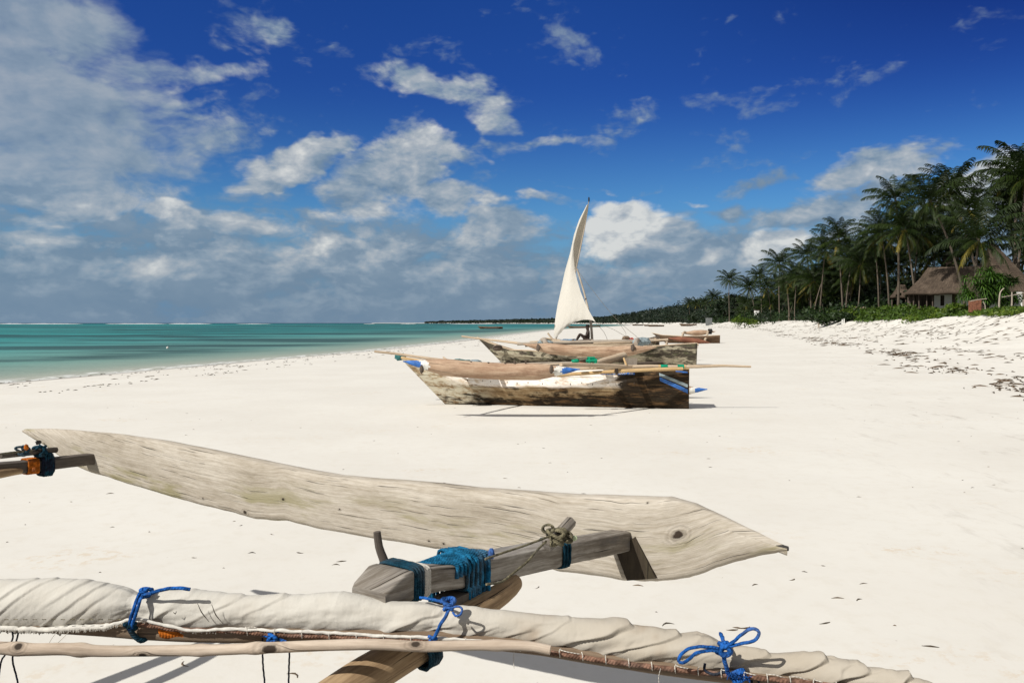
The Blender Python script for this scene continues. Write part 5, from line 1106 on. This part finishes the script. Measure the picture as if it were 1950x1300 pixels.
_, FV, FUV = build_float()
m = MB(); bt = at(1494, 1043.5, Dfl(1492)); tube(m, [at(1478, 1042, Dfl(1478) + .012), at(1492, 1043.5, Dfl(1492) + .011), at(1502, 1044, Dfl(1500) + .011)], [.008, .0125, .007], 14, curve=False); m.build('nose_cap', plain('blackened_tip', (0.03, 0.028, 0.026), .7, .3, 30), root)
# ---- right beam
BD = np.array([-.56, -.83, 0]); BD /= np.linalg.norm(BD); BN = np.array([BD[1], -BD[0], 0])            # towards the hull; BN points back-left
BN = BN if BN[0] < 0 else -BN
def beam_s(px): k = (px - 975) / FPX; return (.43 - 2.84 * k) / (.56 - .83 * k)
def beam(name, stations, base, seed, mat_=BEAMW, cap=True):
    """stations: (s, z of the upper camera-side edge, height, width, sideways shift)"""
    st = np.array(stations, float); n = max(40, int((st[-1, 0] - st[0, 0]) / .012)); s = np.linspace(st[0, 0], st[-1, 0], n); K = 32
    q = [np.interp(s, st[:, 0], st[:, j]) for j in range(1, 5)]; V = np.zeros((n, K, 3)); UV = np.zeros((n, K, 2))
    for i in range(n):
        z, h, w_, sh = [a[i] for a in q]; r = .006; C = np.array(base) + BD * s[i] + BN * sh
        key = np.array([(0, -h + r), (0.0, -h * .5), (0, -r), (r * .3, -r * .3), (r, 0), (w_ * .5, .001), (w_ - r, 0), (w_, -r), (w_, -h * .5), (w_, -h + r), (w_ - r, -h), (w_ * .5, -h), (r, -h), (0, -h + r)])
        kk = np.linspace(0, len(key) - 1, K + 1)[:-1]; a = np.interp(kk, np.arange(len(key)), key[:, 0]); b_ = np.interp(kk, np.arange(len(key)), key[:, 1])
        per = np.concatenate([[0], np.cumsum(np.hypot(np.diff(a), np.diff(b_)))]); P = C + a[:, None] * BN + b_[:, None] * np.array([0, 0, 1.0]); P[:, 2] += z
        d = .0020 * fbm(s[i] * 5 + seed, per * 22, o=4); out = (a - w_ / 2)[:, None] / (w_ / 2) * BN + (b_ + h / 2)[:, None] / (h / 2) * np.array([0, 0, 1.0])
        V[i] = P + out * d[:, None]; UV[i, :, 0] = s[i] + seed; UV[i, :, 1] = per + seed * .37
    m = MB(); m.add(V.reshape(-1, 3), grid_faces(n, K, True), UV.reshape(-1, 2))
    for e in (0, n - 1):
        c = V[e].mean(0); i = np.arange(K); F = np.stack([i, (i + 1) % K, np.full(K, K)], -1); vv = np.vstack([V[e], c])
        m.add(vv, F if e == 0 else F[:, ::-1], np.stack([vv @ BN * 1.0 + 4 + e, vv[:, 2]], -1))
    return m.build(name, mat_, root)
B0 = (.43, 2.84, 0)
def zpx(px, py): s = beam_s(px); return at(px, py, 2.84 - .83 * s / 1.0012).z
def bs(px): return beam_s(px) * math.hypot(.56, .83)
e_ = bs(786)
beam('outrigger_beam', [(-.03, zpx(1206, 1012), .070, .075, 0), (bs(1206), zpx(1206, 1012), .070, .075, 0), (bs(1125), zpx(1125, 1028), .068, .078, 0), (bs(1070), zpx(1070, 1037), .068, .085, 0), (bs(1065), zpx(1065, 1038), .070, .092, 0),
     (bs(930), zpx(930, 1066), .066, .092, 0), (bs(883), zpx(883, 1074), .064, .092, 0), (bs(836), zpx(836, 1080), .060, .092, 0), (bs(790), zpx(790, 1086) - .003, .060, .10, 0), (e_ + .005, zpx(786, 1085), .070, .122, -.006), (e_ + .03, zpx(778, 1087), .072, .125, -.006),
     (e_ + .085, zpx(778, 1087) - .026, .043, .112, 0), (e_ + .093, zpx(778, 1087) - .032, .035, .104, .003)], B0, 1.3)
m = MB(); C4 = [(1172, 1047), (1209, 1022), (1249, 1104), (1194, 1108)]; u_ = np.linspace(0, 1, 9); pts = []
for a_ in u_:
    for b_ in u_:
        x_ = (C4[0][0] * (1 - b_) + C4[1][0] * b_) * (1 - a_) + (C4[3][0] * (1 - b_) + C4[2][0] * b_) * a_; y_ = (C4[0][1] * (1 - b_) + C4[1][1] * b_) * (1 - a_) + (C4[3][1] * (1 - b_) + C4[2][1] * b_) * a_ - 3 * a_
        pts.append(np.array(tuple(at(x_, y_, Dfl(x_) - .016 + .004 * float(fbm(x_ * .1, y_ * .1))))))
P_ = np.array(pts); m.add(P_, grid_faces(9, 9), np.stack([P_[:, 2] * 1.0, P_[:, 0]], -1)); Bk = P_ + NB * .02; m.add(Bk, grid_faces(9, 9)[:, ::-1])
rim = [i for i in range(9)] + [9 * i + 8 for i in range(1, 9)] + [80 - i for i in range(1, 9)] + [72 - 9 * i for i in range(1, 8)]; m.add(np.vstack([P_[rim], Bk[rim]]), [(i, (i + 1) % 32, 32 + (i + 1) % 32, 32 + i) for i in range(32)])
m.build('beam_shadow_board', wood('beam_shadow_wood', (0.050, 0.038, 0.024), (0.028, 0.020, 0.013), (0.012, 0.009, 0.006), 1.0, .6, stain=(0.05, 0.055, 0.02)), root)  # thin dark board on the float, shaped and darkened as the beam's cast shadow
# ---- left beam, parallel, joined near the far end of the float
BEAMD = wood('shade_dark_beam_wood', (0.13, 0.11, 0.09), (0.075, 0.062, 0.052), (0.03, 0.026, 0.022), 1.1, .6, bump=.002)  # darker copy of beam wood, the left beam's shaded side in its colour
LB = (-2.08, 4.08, 0); zl = at(198, 862, 4.08).z; sl_ = 1.75
beam('outrigger_beam', [(-.04, zl, .056, .07, 0), (.4, zl + .012, .056, .07, 0), (.8, zl + .035, .058, .075, 0), (1.2, zl + .075, .06, .08, 0), (2.55, zl + .10, .065, .09, 0)], LB, 7.7, BEAMD)
def Q(px, py, D): return np.array(tuple(at(px, py, D)))
# booms lashed beneath the beams
part_tube(root, 'boom_log', [Q(978, 1110, 2.22), Q(955, 1130, 2.14), Q(850, 1196, 1.96), Q(700, 1286, 1.82), Q(560, 1378, 1.68), (-.62, 1.28, .92), (-.95, .78, .90)], [.026, .040, .048, .054, .058, .06, .06], LOGW, step=.03, nseg=24, rough=.06)
part_tube(root, 'boom_log', [Q(70, 893, 3.86), Q(30, 897, 3.72), Q(-60, 912, 3.5), Q(-260, 945, 3.1), (-3.3, 1.9, .93)], [.012, .032, .04, .045, .05], LOGW, step=.05, nseg=18, rough=.06)
# upright peg behind the beam end, and a short wedge under the olive knot
part_tube(root, 'peg', [Q(737, 1082, 1.93), Q(729, 1060, 1.93), Q(722, 1040, 1.93), Q(718, 1012, 1.93)], [.0115, .0105, .0095, .009], BEAMD, step=.01, nseg=14, rough=.12)
part_tube(root, 'wedge', [Q(1040, 1040, 2.34), Q(1062, 1020, 2.37), Q(1088, 992, 2.42)], [.020, .019, .018], BEAMW, step=.015, nseg=6, rough=.08)
part_tube(root, 'wedge', [Q(0, 868, 3.62), Q(50, 862, 3.76), Q(107, 856, 3.92)], [.014, .016, .015], BEAMD, step=.02, nseg=6)
# ---- rope wraps round a rectangular section
def wrap(name, s0, s1, turns, r, m_, zt, h, w_, lean=0.0, lobes=3, extra_top=0.0, base=B0, jit=.002, sh=0.0):
    n = int(turns * 40); t = np.linspace(0, turns, n); P = []
    for k in range(n):
        f = t[k] % 1.0; s = s0 + (s1 - s0) * t[k] / turns
        a = w_ / 2 + r; b_ = h / 2 + r; ang = 2 * math.pi * f; cx, cz = math.cos(ang), math.sin(ang); p = 7.0
        k_ = (abs(cx / a) ** p + abs(cz / b_) ** p) ** (-1 / p); X_, Z_ = cx * k_, cz * k_
        s_ = s + lean * (-X_ / a) * (.5 if Z_ > 0 else -.5) + jit * float(fbm(t[k] * 1.7, 3.3, o=2))
        P.append(np.array(base) + BD * s_ + BN * (w_ / 2 + X_ + sh) + np.array([0, 0, zt(s) - h / 2 + Z_ + jit * .5 * float(fbm(t[k] * 2.1, 8.8, o=2))]))
    m = MB(); tube(m, np.array(P), r, 10, lobes=lobes, pitch=r * 7, curve=False); return m.build(name, m_, root)
ztop = lambda s: float(np.interp(s, [bs(1206), bs(1125), bs(1065), bs(930), bs(883), bs(836), bs(790)], [zpx(1206, 1012), zpx(1125, 1028), zpx(1065, 1038), zpx(930, 1066), zpx(883, 1074), zpx(836, 1080), zpx(790, 1086) - .003]))
wrap('teal_lashing', bs(931), bs(882), 6, .0052, TEALD, ztop, .064, .092); wrap('teal_lashing', bs(929), bs(884), 5, .0055, TEAL, lambda s: ztop(s) + .004, .135, .098, lean=.01)
wrap('teal_lashing', bs(927), bs(888), 5, .0050, TEAL, lambda s: ztop(s) + .014, .150, .112, lean=.02)
# woven mat of turns crossing the top of the beam
m = MB()
for i in range(9):
    f = i / 8; a = np.array(B0) + BD * (bs(928) + (bs(868) - bs(928)) * f) - BN * .002; zt = ztop(bs(905))
    P = [a + (0, 0, zt - .02), a + BN * .006 + (0, 0, zt + .012 + .004 * math.sin(i)), a + BN * .05 + BD * .045 + (0, 0, zt + .020), a + BN * .085 + BD * .085 + (0, 0, zt + .012), a + BN * .100 + BD * .10 + (0, 0, zt - .03)]
    tube(m, P, .0062, 10, lobes=3, pitch=.03, step=.004)
m.build('rope_mat', TEAL, root)
m = MB(); a = np.array(B0) + BD * bs(926) + (0, 0, ztop(bs(926)))
tube(m, [a - BN * .004 + (0, 0, .014), a - BN * .009 + BD * .004 + (0, 0, -.02), a - BN * .011 + BD * .008 + (0, 0, -.07), a - BN * .006 + BD * .004 + (0, 0, -.12)], .0075, 10, lobes=3, pitch=.035, step=.005); m.build('rope_strand', TEAL, root)
for dz in (.018, -.095): bundle(root, 'frayed_end', a - BN * .008 - BD * .012 + (0, 0, dz), .009, .009, .014, BLUE, seed=dz * 50)
wrap('teal_lashing', bs(803), bs(783), 4, .0050, TEALD, lambda s: zpx(800, 1084) + .004, .072, .104); wrap('white_cord', bs(817), bs(806), 5, .0028, WHITEC, lambda s: ztop(s) + .006, .070, .100)
wrap('teal_lashing', bs(1086), bs(1070), 3, .0048, TEALD, lambda s: ztop(s) + .002, .070, .086)
wrap('teal_lashing', -2.0, -1.999, 1, .0001, TEALD, lambda s: .3, .02, .02) if False else None
# olive cloth knot with loops on top of the wedge
def knot(par, name, C, r, rr, m_, seed=0, turns=5):
    C = np.array(tuple(C)); P = []; rs = np.random.default_rng(seed); ph = rs.uniform(0, 6.28, 6)
    for t in np.linspace(0, 2 * math.pi * turns, turns * 26):
        P.append(C + r * np.array([math.sin(t * .93 + ph[0]) * .8 + .25 * math.sin(t * .31 + ph[3]), .7 * math.cos(t * .71 + ph[1]), .75 * math.sin(t * .57 + ph[2])]))
    m = MB(); tube(m, np.array(P), rr, 8, lobes=3, pitch=rr * 7, curve=False); return m.build(name, m_, par)
knot(root, 'knot', Q(1060, 1022, 2.33), .026, .0060, OLIVE, 3, 5); knot(root, 'knot', Q(1078, 1021, 2.35), .018, .0048, OLIVE, 5, 4)
m = MB(); c = Q(1045, 1008, 2.33)
for k in range(2): tube(m, [c + np.array([math.cos(t) * (.018 - .004 * k) - .002, .006 * k, math.sin(t) * .012 + .002]) for t in np.linspace(0, 6.3, 14)], .0035, 8, lobes=3, pitch=.02, step=.003)
m.build('rope_loop', OLIVE, root)
part_tube(root, 'tie_cord', [Q(1048, 1020, 2.31), Q(1000, 1038, 2.22), Q(955, 1053, 2.13), Q(924, 1064, 2.06)], .0034, OLIVE, step=.005, lobes=3, pitch=.02, rough=.05)
part_tube(root, 'tie_cord', [Q(1040, 1030, 2.29), Q(1022, 1048, 2.21), Q(1005, 1068, 2.13), Q(978, 1090, 2.05), Q(955, 1107, 2.0), Q(926, 1112, 1.95)], .0034, OLIVE, step=.005, lobes=3, pitch=.02)
bundle(root, 'frayed_end', Q(1092, 1024, 2.36), .012, .01, .008, plain('pale_green_fray', (0.42, 0.48, 0.30), .9), seed=3)
# lashings on the left beam
def lwrap(name, a, b_, turns, r, m_, ex=0.0): wrap(name, a, b_, turns, r, m_, lambda s: float(np.interp(s, [-.04, .4, .8, 1.2], [zl, zl + .012, zl + .035, zl + .075])) + ex, .056 + ex * 2, .07, base=LB)
lwrap('teal_lashing', .265, .325, 7, .0065, DCORD, .004); lwrap('teal_lashing', .27, .31, 4, .006, TEALD, .018); lwrap('orange_strip', .335, .385, 9, .0045, ORANGE, .001)
knot(root, 'knot', Q(78, 858, 3.82), .030, .007, TEALD, 8, 5); knot(root, 'knot', Q(45, 858, 3.70), .026, .006, TEALD, 9, 4); bundle(root, 'frayed_end', Q(50, 851, 3.68), .010, .01, .014, ORANGE, seed=2); bundle(root, 'frayed_end', Q(65, 894, 3.7), .008, .008, .012, ORANGE, seed=6)
part_tube(root, 'tie_cord', [Q(60, 858, 3.75), Q(25, 861, 3.6), Q(-20, 867, 3.45)], .005, OLIVE, step=.01, lobes=3, pitch=.03)
bundle(root, 'peg', Q(73, 842, 4.17), .010, .02, .012, BLACK, seed=3)

# ------------------------------------------------------------------ furled sail on its yard
rs_ = empty('furled_sail', tuple(at(800, 1180, 1.78)), 'cream canvas sail furled along a yard and tied with blue rope across the foreground', 'sail')
DR = lambda px: float(np.interp(px, [-250, 0, 700, 1100, 1500, 1760, 2000], [1.97, 1.90, 1.80, 1.71, 1.58, 1.46, 1.36]))
CT = [(-250,1096),(0,1102),(80,1100),(150,1101),(200,1110),(235,1118),(262,1124),(300,1122),(360,1121),(430,1128),(520,1133),(600,1126),(650,1125),(690,1133),(735,1143),(790,1143),(850,1150),(950,1156),(1050,1165),(1150,1175),(1250,1190),(1310,1203),(1340,1206),(1400,1222),(1480,1239),(1560,1243),(1620,1258),(1700,1272),(1760,1292),(1850,1325),(2000,1390)]
CB = [(-250,1196),(0,1196),(60,1199),(120,1198),(200,1194),(235,1184),(262,1178),(290,1184),(330,1194),(360,1200),(450,1198),(600,1203),(700,1209),(800,1213),(900,1219),(1000,1228),(1050,1238),(1150,1254),(1250,1268),(1350,1277),(1450,1289),(1560,1301),(1650,1314),(1750,1340),(1850,1350),(2000,1400)]
def canvas():
    px = np.arange(-250, 2000, 1.7); n = len(px); K = 120; th = np.linspace(math.radians(-165), math.radians(158), K)            # 0 = top, positive = towards the camera
    V = np.zeros((n, K, 3)); UV = np.zeros((n, K, 2)); T0 = np.array([.976, -.22, 0]); NF = np.array([-.22, -.976, 0]); u = 0; last = None; dirt_shade = np.zeros((n, K))
    for i, x in enumerate(px):
        D = DR(x); yt, yb = interp(CT, x), interp(CB, x); R = (yb - yt) / 2 * D / FPX * .98; C = Q(x, (yt + yb) / 2, D)
        c_ = np.cos(th); s_ = np.sin(th)
        yim = (yt + yb) / 2 - c_ * (yb - yt) / 2                                                        # image height of each point, for the run of the folds
        wob = 6 * fbm(x * .008, th * 1.0, o=2)
        def saw(ph, cut=.86): f = ph - np.floor(ph); return np.where(f < cut, (f / cut) ** .85, 1 - (f - cut) / (1 - cut))
        c1 = x * .60 + yim * .80 + wob * 1.3; c2 = x * .33 + yim * .94 + wob * 2.2; c3 = x * .45 + yim * .89 - wob * 2.5
        m1 = np.clip(.55 + 1.1 * fbm(c1 * .05, x * .008 - yim * .004, 2.0, o=2), .05, 1.2); m2 = np.clip(.65 + 1.2 * fbm(c2 * .03, x * .007, 6.0, o=2), .1, 1.3); m3 = np.clip(.2 + 1.6 * fbm(c3 * .04, x * .012, 8.0, o=2), 0, 1.1)
        wl = np.clip((250 - x) / 40, 0, 1); wr = np.clip((x - 840) / 180, 0, 1); wm = (1 - wl) * (1 - wr); f3 = fbm(x * .016 + yim * .012, yim * .045, 4.0, o=4)
        d = wl * (.0044 * m1 * saw(c1 / 23.0, .86) + .0014 * m3 * saw(c1 / 9.5 + .3) - .002) * np.clip(s_ * 2 + 1.1, 0, 1) + wm * (.0045 * f3 + .0065 * m3 * saw(c3 / 37.0, .9) - .001) + wr * (.0105 * m2 * saw(c2 / 47.0, .90) + .0030 * m3 * saw(c3 / 29.0, .86) + .0015 * f3 - .007)
        pinch = -.008 * math.exp(-((x - 262) / 16) ** 2) - .007 * math.exp(-((x - 838) / 22) ** 2) - .008 * math.exp(-((x - 1383) / 20) ** 2)
        for xc in (262, 838, 1383): d = d + .0022 * math.exp(-((x - xc) / 60) ** 2) * np.sin(th * 6 + (x - xc) * .02) * (1 if abs(x - xc) > 8 else .3)
        d = d + .0012 * fbm(x * .05, yim * .05, 9.0, o=3) + pinch
        e = th > math.radians(139); fray = np.where(e, .0035 * fbm(x * .22, th * 3, 1.0, o=3) + .0025, 0)            # soft frayed hem
        rr = R + d + fray
        V[i] = C + (rr * s_)[:, None] * NF * .92 + (rr * c_)[:, None] * np.array([0, 0, 1.0])
        ed = np.clip((th - math.radians(146)) / math.radians(12), 0, 1); V[i, :, 2] -= ed * (.003 + .006 * abs(float(fbm(x * .35, 2.0, o=3))) * (1.5 if x < 420 else .9))
        if last is not None: u += np.linalg.norm(C - last)
        last = C; UV[i, :, 0] = u; UV[i, :, 1] = th * .06; dirt_shade[i] = np.clip((x - 700) / 500, 0, 1) * .8 + .2 * (fbm(x * .01, th, o=3))  # right part darker: dirt, plus its dimmer light put into the colour
    m = MB(); m.add(V.reshape(-1, 3), grid_faces(n, K), UV.reshape(-1, 2), tint=np.clip(dirt_shade, 0.001, 1).ravel())
    m_, t, b = sailcloth('furled_canvas', (0.515, 0.495, 0.445), (0.40, 0.35, 0.28), .25)
    c0 = b.inputs['Base Color'].links[0].from_socket; a = t.new('ShaderNodeAttribute', attribute_name='tint').outputs['Fac']
    P_ = t.new('ShaderNodeTexCoord').outputs['Object']; rst = t.m('MULTIPLY', t.ss(t.noise(P_, 5.5, 3, .5), .60, .72), t.ss(a, .3, .8))
    c1 = t.mix(t.m('MULTIPLY', a, .85), c0, (0.345, 0.295, 0.225)); c1 = t.mix(t.m('MULTIPLY', rst, .6), c1, (0.24, 0.15, 0.08)); t.put(b.inputs['Base Color'], c1)
    fn = t.noise(t.map(t.new('ShaderNodeUVMap').outputs[0], rot=(0, 0, .9), sc=(60, 14, 1)), 1.0, 4, .6); bn = [k for k in t.n if k.type == 'BUMP'][0]
    old = bn.inputs['Height'].links[0].from_socket; t.put(bn.inputs['Height'], t.m('ADD', old, t.m('MULTIPLY', fn, 3.0))); m.build('canvas', m_, rs_)
canvas()
YB = [(-250, 1190), (0, 1186), (200, 1195), (300, 1203), (450, 1207), (600, 1206), (800, 1212), (1000, 1228), (1150, 1253), (1300, 1276), (1450, 1294), (1600, 1311), (1760, 1334), (2000, 1400)]
part_tube(rs_, 'yard', [Q(a, b_, DR(a) - .022) for a, b_ in YB], [.019, .019, .019, .018, .016, .013, .010], YARDW, step=.03, nseg=18, rough=.08)
part_tube(rs_, 'bolt_rope', [Q(a, b_, DR(a) - .052) for a, b_ in [(258, 1187), (300, 1192), (340, 1198), (430, 1200), (520, 1207), (650, 1212), (800, 1217), (950, 1226), (1045, 1241), (1150, 1257), (1250, 1270), (1350, 1281), (1450, 1290), (1560, 1302), (1700, 1322), (1850, 1365)]], .0058, COIR, step=.003, nseg=12, lobes=3, pitch=.042, lobe=.35)
m = MB()
for px in list(range(470, 1040, 52)) + list(range(1065, 1800, 44)):
    py = interp([(258, 1187), (430, 1200), (650, 1212), (950, 1226), (1045, 1241), (1250, 1270), (1450, 1290), (1560, 1302), (1700, 1322), (1850, 1365)], px); D = DR(px) - .058; j = random.uniform(-3, 3)
    tube(m, [Q(px + j, py - 9, D + .006), Q(px, py - 5, D - .002), Q(px + 1, py + 4, D), Q(px + 1, py + 7, D + .01)], .0011, 6, step=.003); 
    if random.random() < .6: tube(m, [Q(px, py - 8, D), Q(px + 14, py - 6 + j, D - .002), Q(px + 40, py + 1, D)], .0010, 5, step=.005)
m.build('stitching', WHITEC, rs_)
m = MB()                                                            # row of stitches along the hem of the left part
for i in range(13): px = 8 + i * 18; tube(m, [Q(px, 1179 - i * .02, DR(px) - .072), Q(px + 8, 1179, DR(px) - .072)], .0010, 5, step=.004)
m.build('stitching', OLIVE, rs_)
m = MB(); hp = [(a, interp(CB, a) - (1.5 if a < 250 else .5)) for a in range(-250, 1042, 12)]; n0 = len(hp)
Ph = catmull([Q(a, b_ + random.uniform(-1, 1), DR(a) - (.050 if a < 250 else .056)) for a, b_ in hp], .004); kk_ = np.linspace(-250, 1040, len(Ph))
tube(m, Ph, np.where(kk_ < 250, .0062, .0036) * (1 + .35 * fbm(kk_ * .15, 2.0, o=3)), 10, rough=.35, curve=False)
for i in range(420):
    a = random.uniform(-100, 255) if i < 260 else random.uniform(255, 1030); b_ = interp(CB, a); D = DR(a) - .056; L_ = random.uniform(2, 6)
    tube(m, [Q(a, b_ + 1, D), Q(a + random.gauss(0, 1.5), b_ + 2 + L_, D + .002)], [.0012, .0004], 4, step=.006)
m.build('hem', plain('frayed_white_hem', (0.56, 0.54, 0.49), .95, .15, 60), rs_)
# little tears and thorns in the cloth
m = MB()
for P in ([(376, 1148), (384, 1165), (398, 1183)], [(403, 1150), (411, 1170), (425, 1187)], [(330, 1165), (334, 1168), (336, 1163)]):
    tube(m, [Q(a, b_, DR(a) - .060 + (.012 if b_ < 1135 else 0)) for a, b_ in P], [.0005, .0013, .0005], 5, step=.004)
m.build('tear', plain('dark_tear', (0.05, 0.04, 0.03), .9), rs_)
# orange rag showing between yard and cloth
m = MB(); n = 16; s = np.linspace(0, 1, n); P = np.stack([[Q(300 + 70 * f + q * 4, 1196 + 12 * f + q * (16 - 4 * f) + 1.5 * math.sin(f * 9), DR(300) - .043 - .006 * math.sin(q * 3)) for q in (0, .35, .7, 1.0)] for f in s]); m.add(P.reshape(-1, 3), grid_faces(n, 4), P.reshape(-1, 3)[:, :2]); m.build('orange_rag', ORANGE, rs_)
def rope(name, pts, r, m_, par=rs_, **kw): return part_tube(par, name, [Q(a, b_, D) for a, b_, D in pts], r, m_, step=r * .9, nseg=10, lobes=3, pitch=r * 7, lobe=.3)
F = lambda px, k=.065: DR(px) - k
# first tie with its long tail
rope('blue_tie', [(290, 1121, F(290, -.03)), (272, 1124, F(270, .02)), (263, 1135, F(262, .052)), (256, 1155, F(256, .066)), (248, 1180, F(250, .070)), (246, 1197, F(246, .066))], .0043, BLUE)
rope('blue_tie', [(280, 1127, F(280, .02)), (268, 1140, F(268, .056)), (260, 1165, F(260, .072)), (252, 1188, F(250, .074)), (250, 1200, F(250, .06))], .0040, BLUE)
rope('blue_tail', [(271, 1133, F(271, .045)), (290, 1128, F(290, .058)), (310, 1122, F(310, .066)), (335, 1119, F(335, .066)), (362, 1121, F(362, .062))], .0045, BLUE)
knot(rs_, 'blue_knot', Q(277, 1128, F(277, .035)), .012, .0048, BLUE, 21, 3); knot(rs_, 'blue_knot', Q(250, 1192, F(250, .064)), .011, .0050, TEALD, 22, 3)
rope('dark_tie', [(246, 1195, F(246, .06)), (256, 1210, F(256, .052)), (268, 1219, F(268, .046)), (282, 1212, F(282, .03)), (292, 1206, F(290, .02))], .0065, TEALD)
rope('blue_tie', [(498, 1207, F(500, .05)), (520, 1214, F(520, .054)), (545, 1221, F(545, .05))], .0040, BLUE); knot(rs_, 'blue_knot', Q(520, 1213, F(520, .052)), .010, .0045, BLUE, 25, 3)
# middle tie
rope('blue_tie', [(800, 1137, F(800, .0)), (825, 1141, F(825, .02)), (850, 1148, F(850, .045)), (858, 1155, F(855, .058))], .0036, BLUE)
rope('blue_tie', [(856, 1158, F(855, .062)), (849, 1172, F(849, .072)), (838, 1190, F(838, .074)), (830, 1208, F(830, .068)), (824, 1217, F(824, .060))], .0043, BLUE)
knot(rs_, 'blue_knot', Q(854, 1149, F(854, .058)), .0125, .0048, BLUE, 31, 4); knot(rs_, 'blue_knot', Q(824, 1216, F(824, .058)), .008, .0040, BLUE, 32, 3)
rope('blue_loop', [(860, 1157, F(860, .066)), (872, 1154, F(872, .078)), (880, 1159, F(880, .080)), (877, 1169, F(877, .080)), (868, 1172, F(868, .078)), (862, 1165, F(862, .072))], .0026, BLUER)
# right tie: a bow with two loops
rope('blue_loop', [(1380, 1232, F(1380, .062)), (1395, 1222, F(1395, .075)), (1418, 1203, F(1418, .085)), (1434, 1196, F(1434, .088)), (1445, 1203, F(1445, .088)), (1438, 1218, F(1438, .086)), (1415, 1224, F(1415, .078)), (1392, 1229, F(1392, .070)), (1380, 1234, F(1380, .064))], .0036, BLUE)
rope('blue_loop', [(1378, 1236, F(1378, .064)), (1350, 1231, F(1350, .080)), (1320, 1232, F(1320, .084)), (1300, 1242, F(1300, .084)), (1292, 1257, F(1292, .082)), (1300, 1261, F(1300, .084)), (1313, 1254, F(1313, .086)), (1325, 1243, F(1325, .084)), (1350, 1238, F(1350, .080)), (1374, 1239, F(1374, .068))], .0036, BLUE)
knot(rs_, 'blue_knot', Q(1379, 1235, F(1379, .066)), .0125, .0046, BLUE, 41, 4)
rope('blue_tie', [(1378, 1244, F(1378, .066)), (1381, 1262, F(1381, .064)), (1386, 1280, F(1386, .056)), (1392, 1290, F(1392, .045))], .0048, BLUE)
rope('blue_tie', [(1372, 1206, F(1372, -.02)), (1376, 1214, F(1376, .02)), (1379, 1230, F(1379, .055))], .0045, BLUE)
m = MB()
for i in range(110): f = random.random(); px = 1386 + 42 * f; py = 1281 + 9 * f; tube(m, [Q(px, py, F(px, .05)), Q(px + random.gauss(0, 3), py + random.gauss(2, 5), F(px, .062 + random.uniform(-.006, .012)))], .0008, 4, step=.01)
m.build('frayed_end', BLUE, rs_); knot(rs_, 'blue_knot', Q(1404, 1285, F(1404, .05)), .014, .0042, BLUE, 44, 4)
rope('dark_cord', [(1342, 1262, F(1342, .05)), (1343, 1276, F(1343, .056)), (1360, 1283, F(1360, .058)), (1380, 1278, F(1380, .055))], .0030, DCORD)
for k, pts in enumerate(([(36, 1200), (30, 1225), (24, 1255), (32, 1290), (40, 1330)], [(22, 1196), (24, 1215), (10, 1245), (2, 1260), (-4, 1300)], [(500, 1214), (500, 1240), (501, 1268), (504, 1300), (505, 1340)], [(552, 1222), (551, 1250), (550, 1280), (549, 1330)], [(-30, 1190), (-8, 1200), (10, 1197)], [(1430, 1288), (1432, 1300), (1436, 1330)], [(1441, 1290), (1446, 1303), (1450, 1335)])):
    rope('hanging_cord', [(a, b_, F(a, .04)) for a, b_ in pts], .0022, DCORD)
for pts in ([(110, 1200), (100, 1213), (92, 1226)], [(133, 1200), (120, 1214), (102, 1230)], [(979, 1240), (978, 1256), (979, 1272)], [(1258, 1272), (1254, 1290), (1256, 1305)]):
    part_tube(rs_, 'loose_thread', [Q(a, b_, F(a, .062)) for a, b_ in pts], .0007, WHITEC, step=.006, nseg=5)
# ---- the light pole lying in front of the furled sail
SP = [(-250, 1228), (-60, 1232), (0, 1233), (60, 1236), (120, 1235), (200, 1239), (300, 1238), (400, 1237), (500, 1233), (620, 1228), (720, 1226), (800, 1230), (880, 1228), (960, 1228), (1010, 1230), (1048, 1237)]
Rp = [.0155, .0155, .0150, .0145, .0140, .0135, .0125, .0120, .0120, .0115, .0115, .0120, .0115, .0110, .0105, .0100]
m = MB(); Pp = catmull([Q(a, b_, DR(a) - .085) for a, b_ in SP], .008); n = len(Pp); rad = np.interp(np.linspace(0, 1, n), np.linspace(0, 1, len(Rp)), Rp)
for kc, kr in ((.345, .0035), (.52, .002), (.60, .0025), (.93, .002), (.25, .002)): rad = rad + kr * np.exp(-((np.linspace(0, 1, n) - kc) / .010) ** 2)
tube(m, Pp, rad, 20, rough=.07, curve=False, seed=4); o = m.build('wooden_pole', STICKW, origin=tuple(Q(400, 1237, DR(400) - .085))); tag(o, 'thin knotty pale wooden pole lying along the front of the furled sail', 'pole')
lashing(root, Q(802, 1226, 1.905), Q(560, 1378, 1.68) - Q(850, 1196, 1.96), .057, .04, TEALD, 'teal_lashing', 5, .0050)
m = MB(); box(m, Q(868, 1140, 2.03) , .06, .10, .035, rot=rotz(-.59)); m.build('shade_block', BEAMD, root, False)  # added block, dark colour stands in for shade between beam and boom
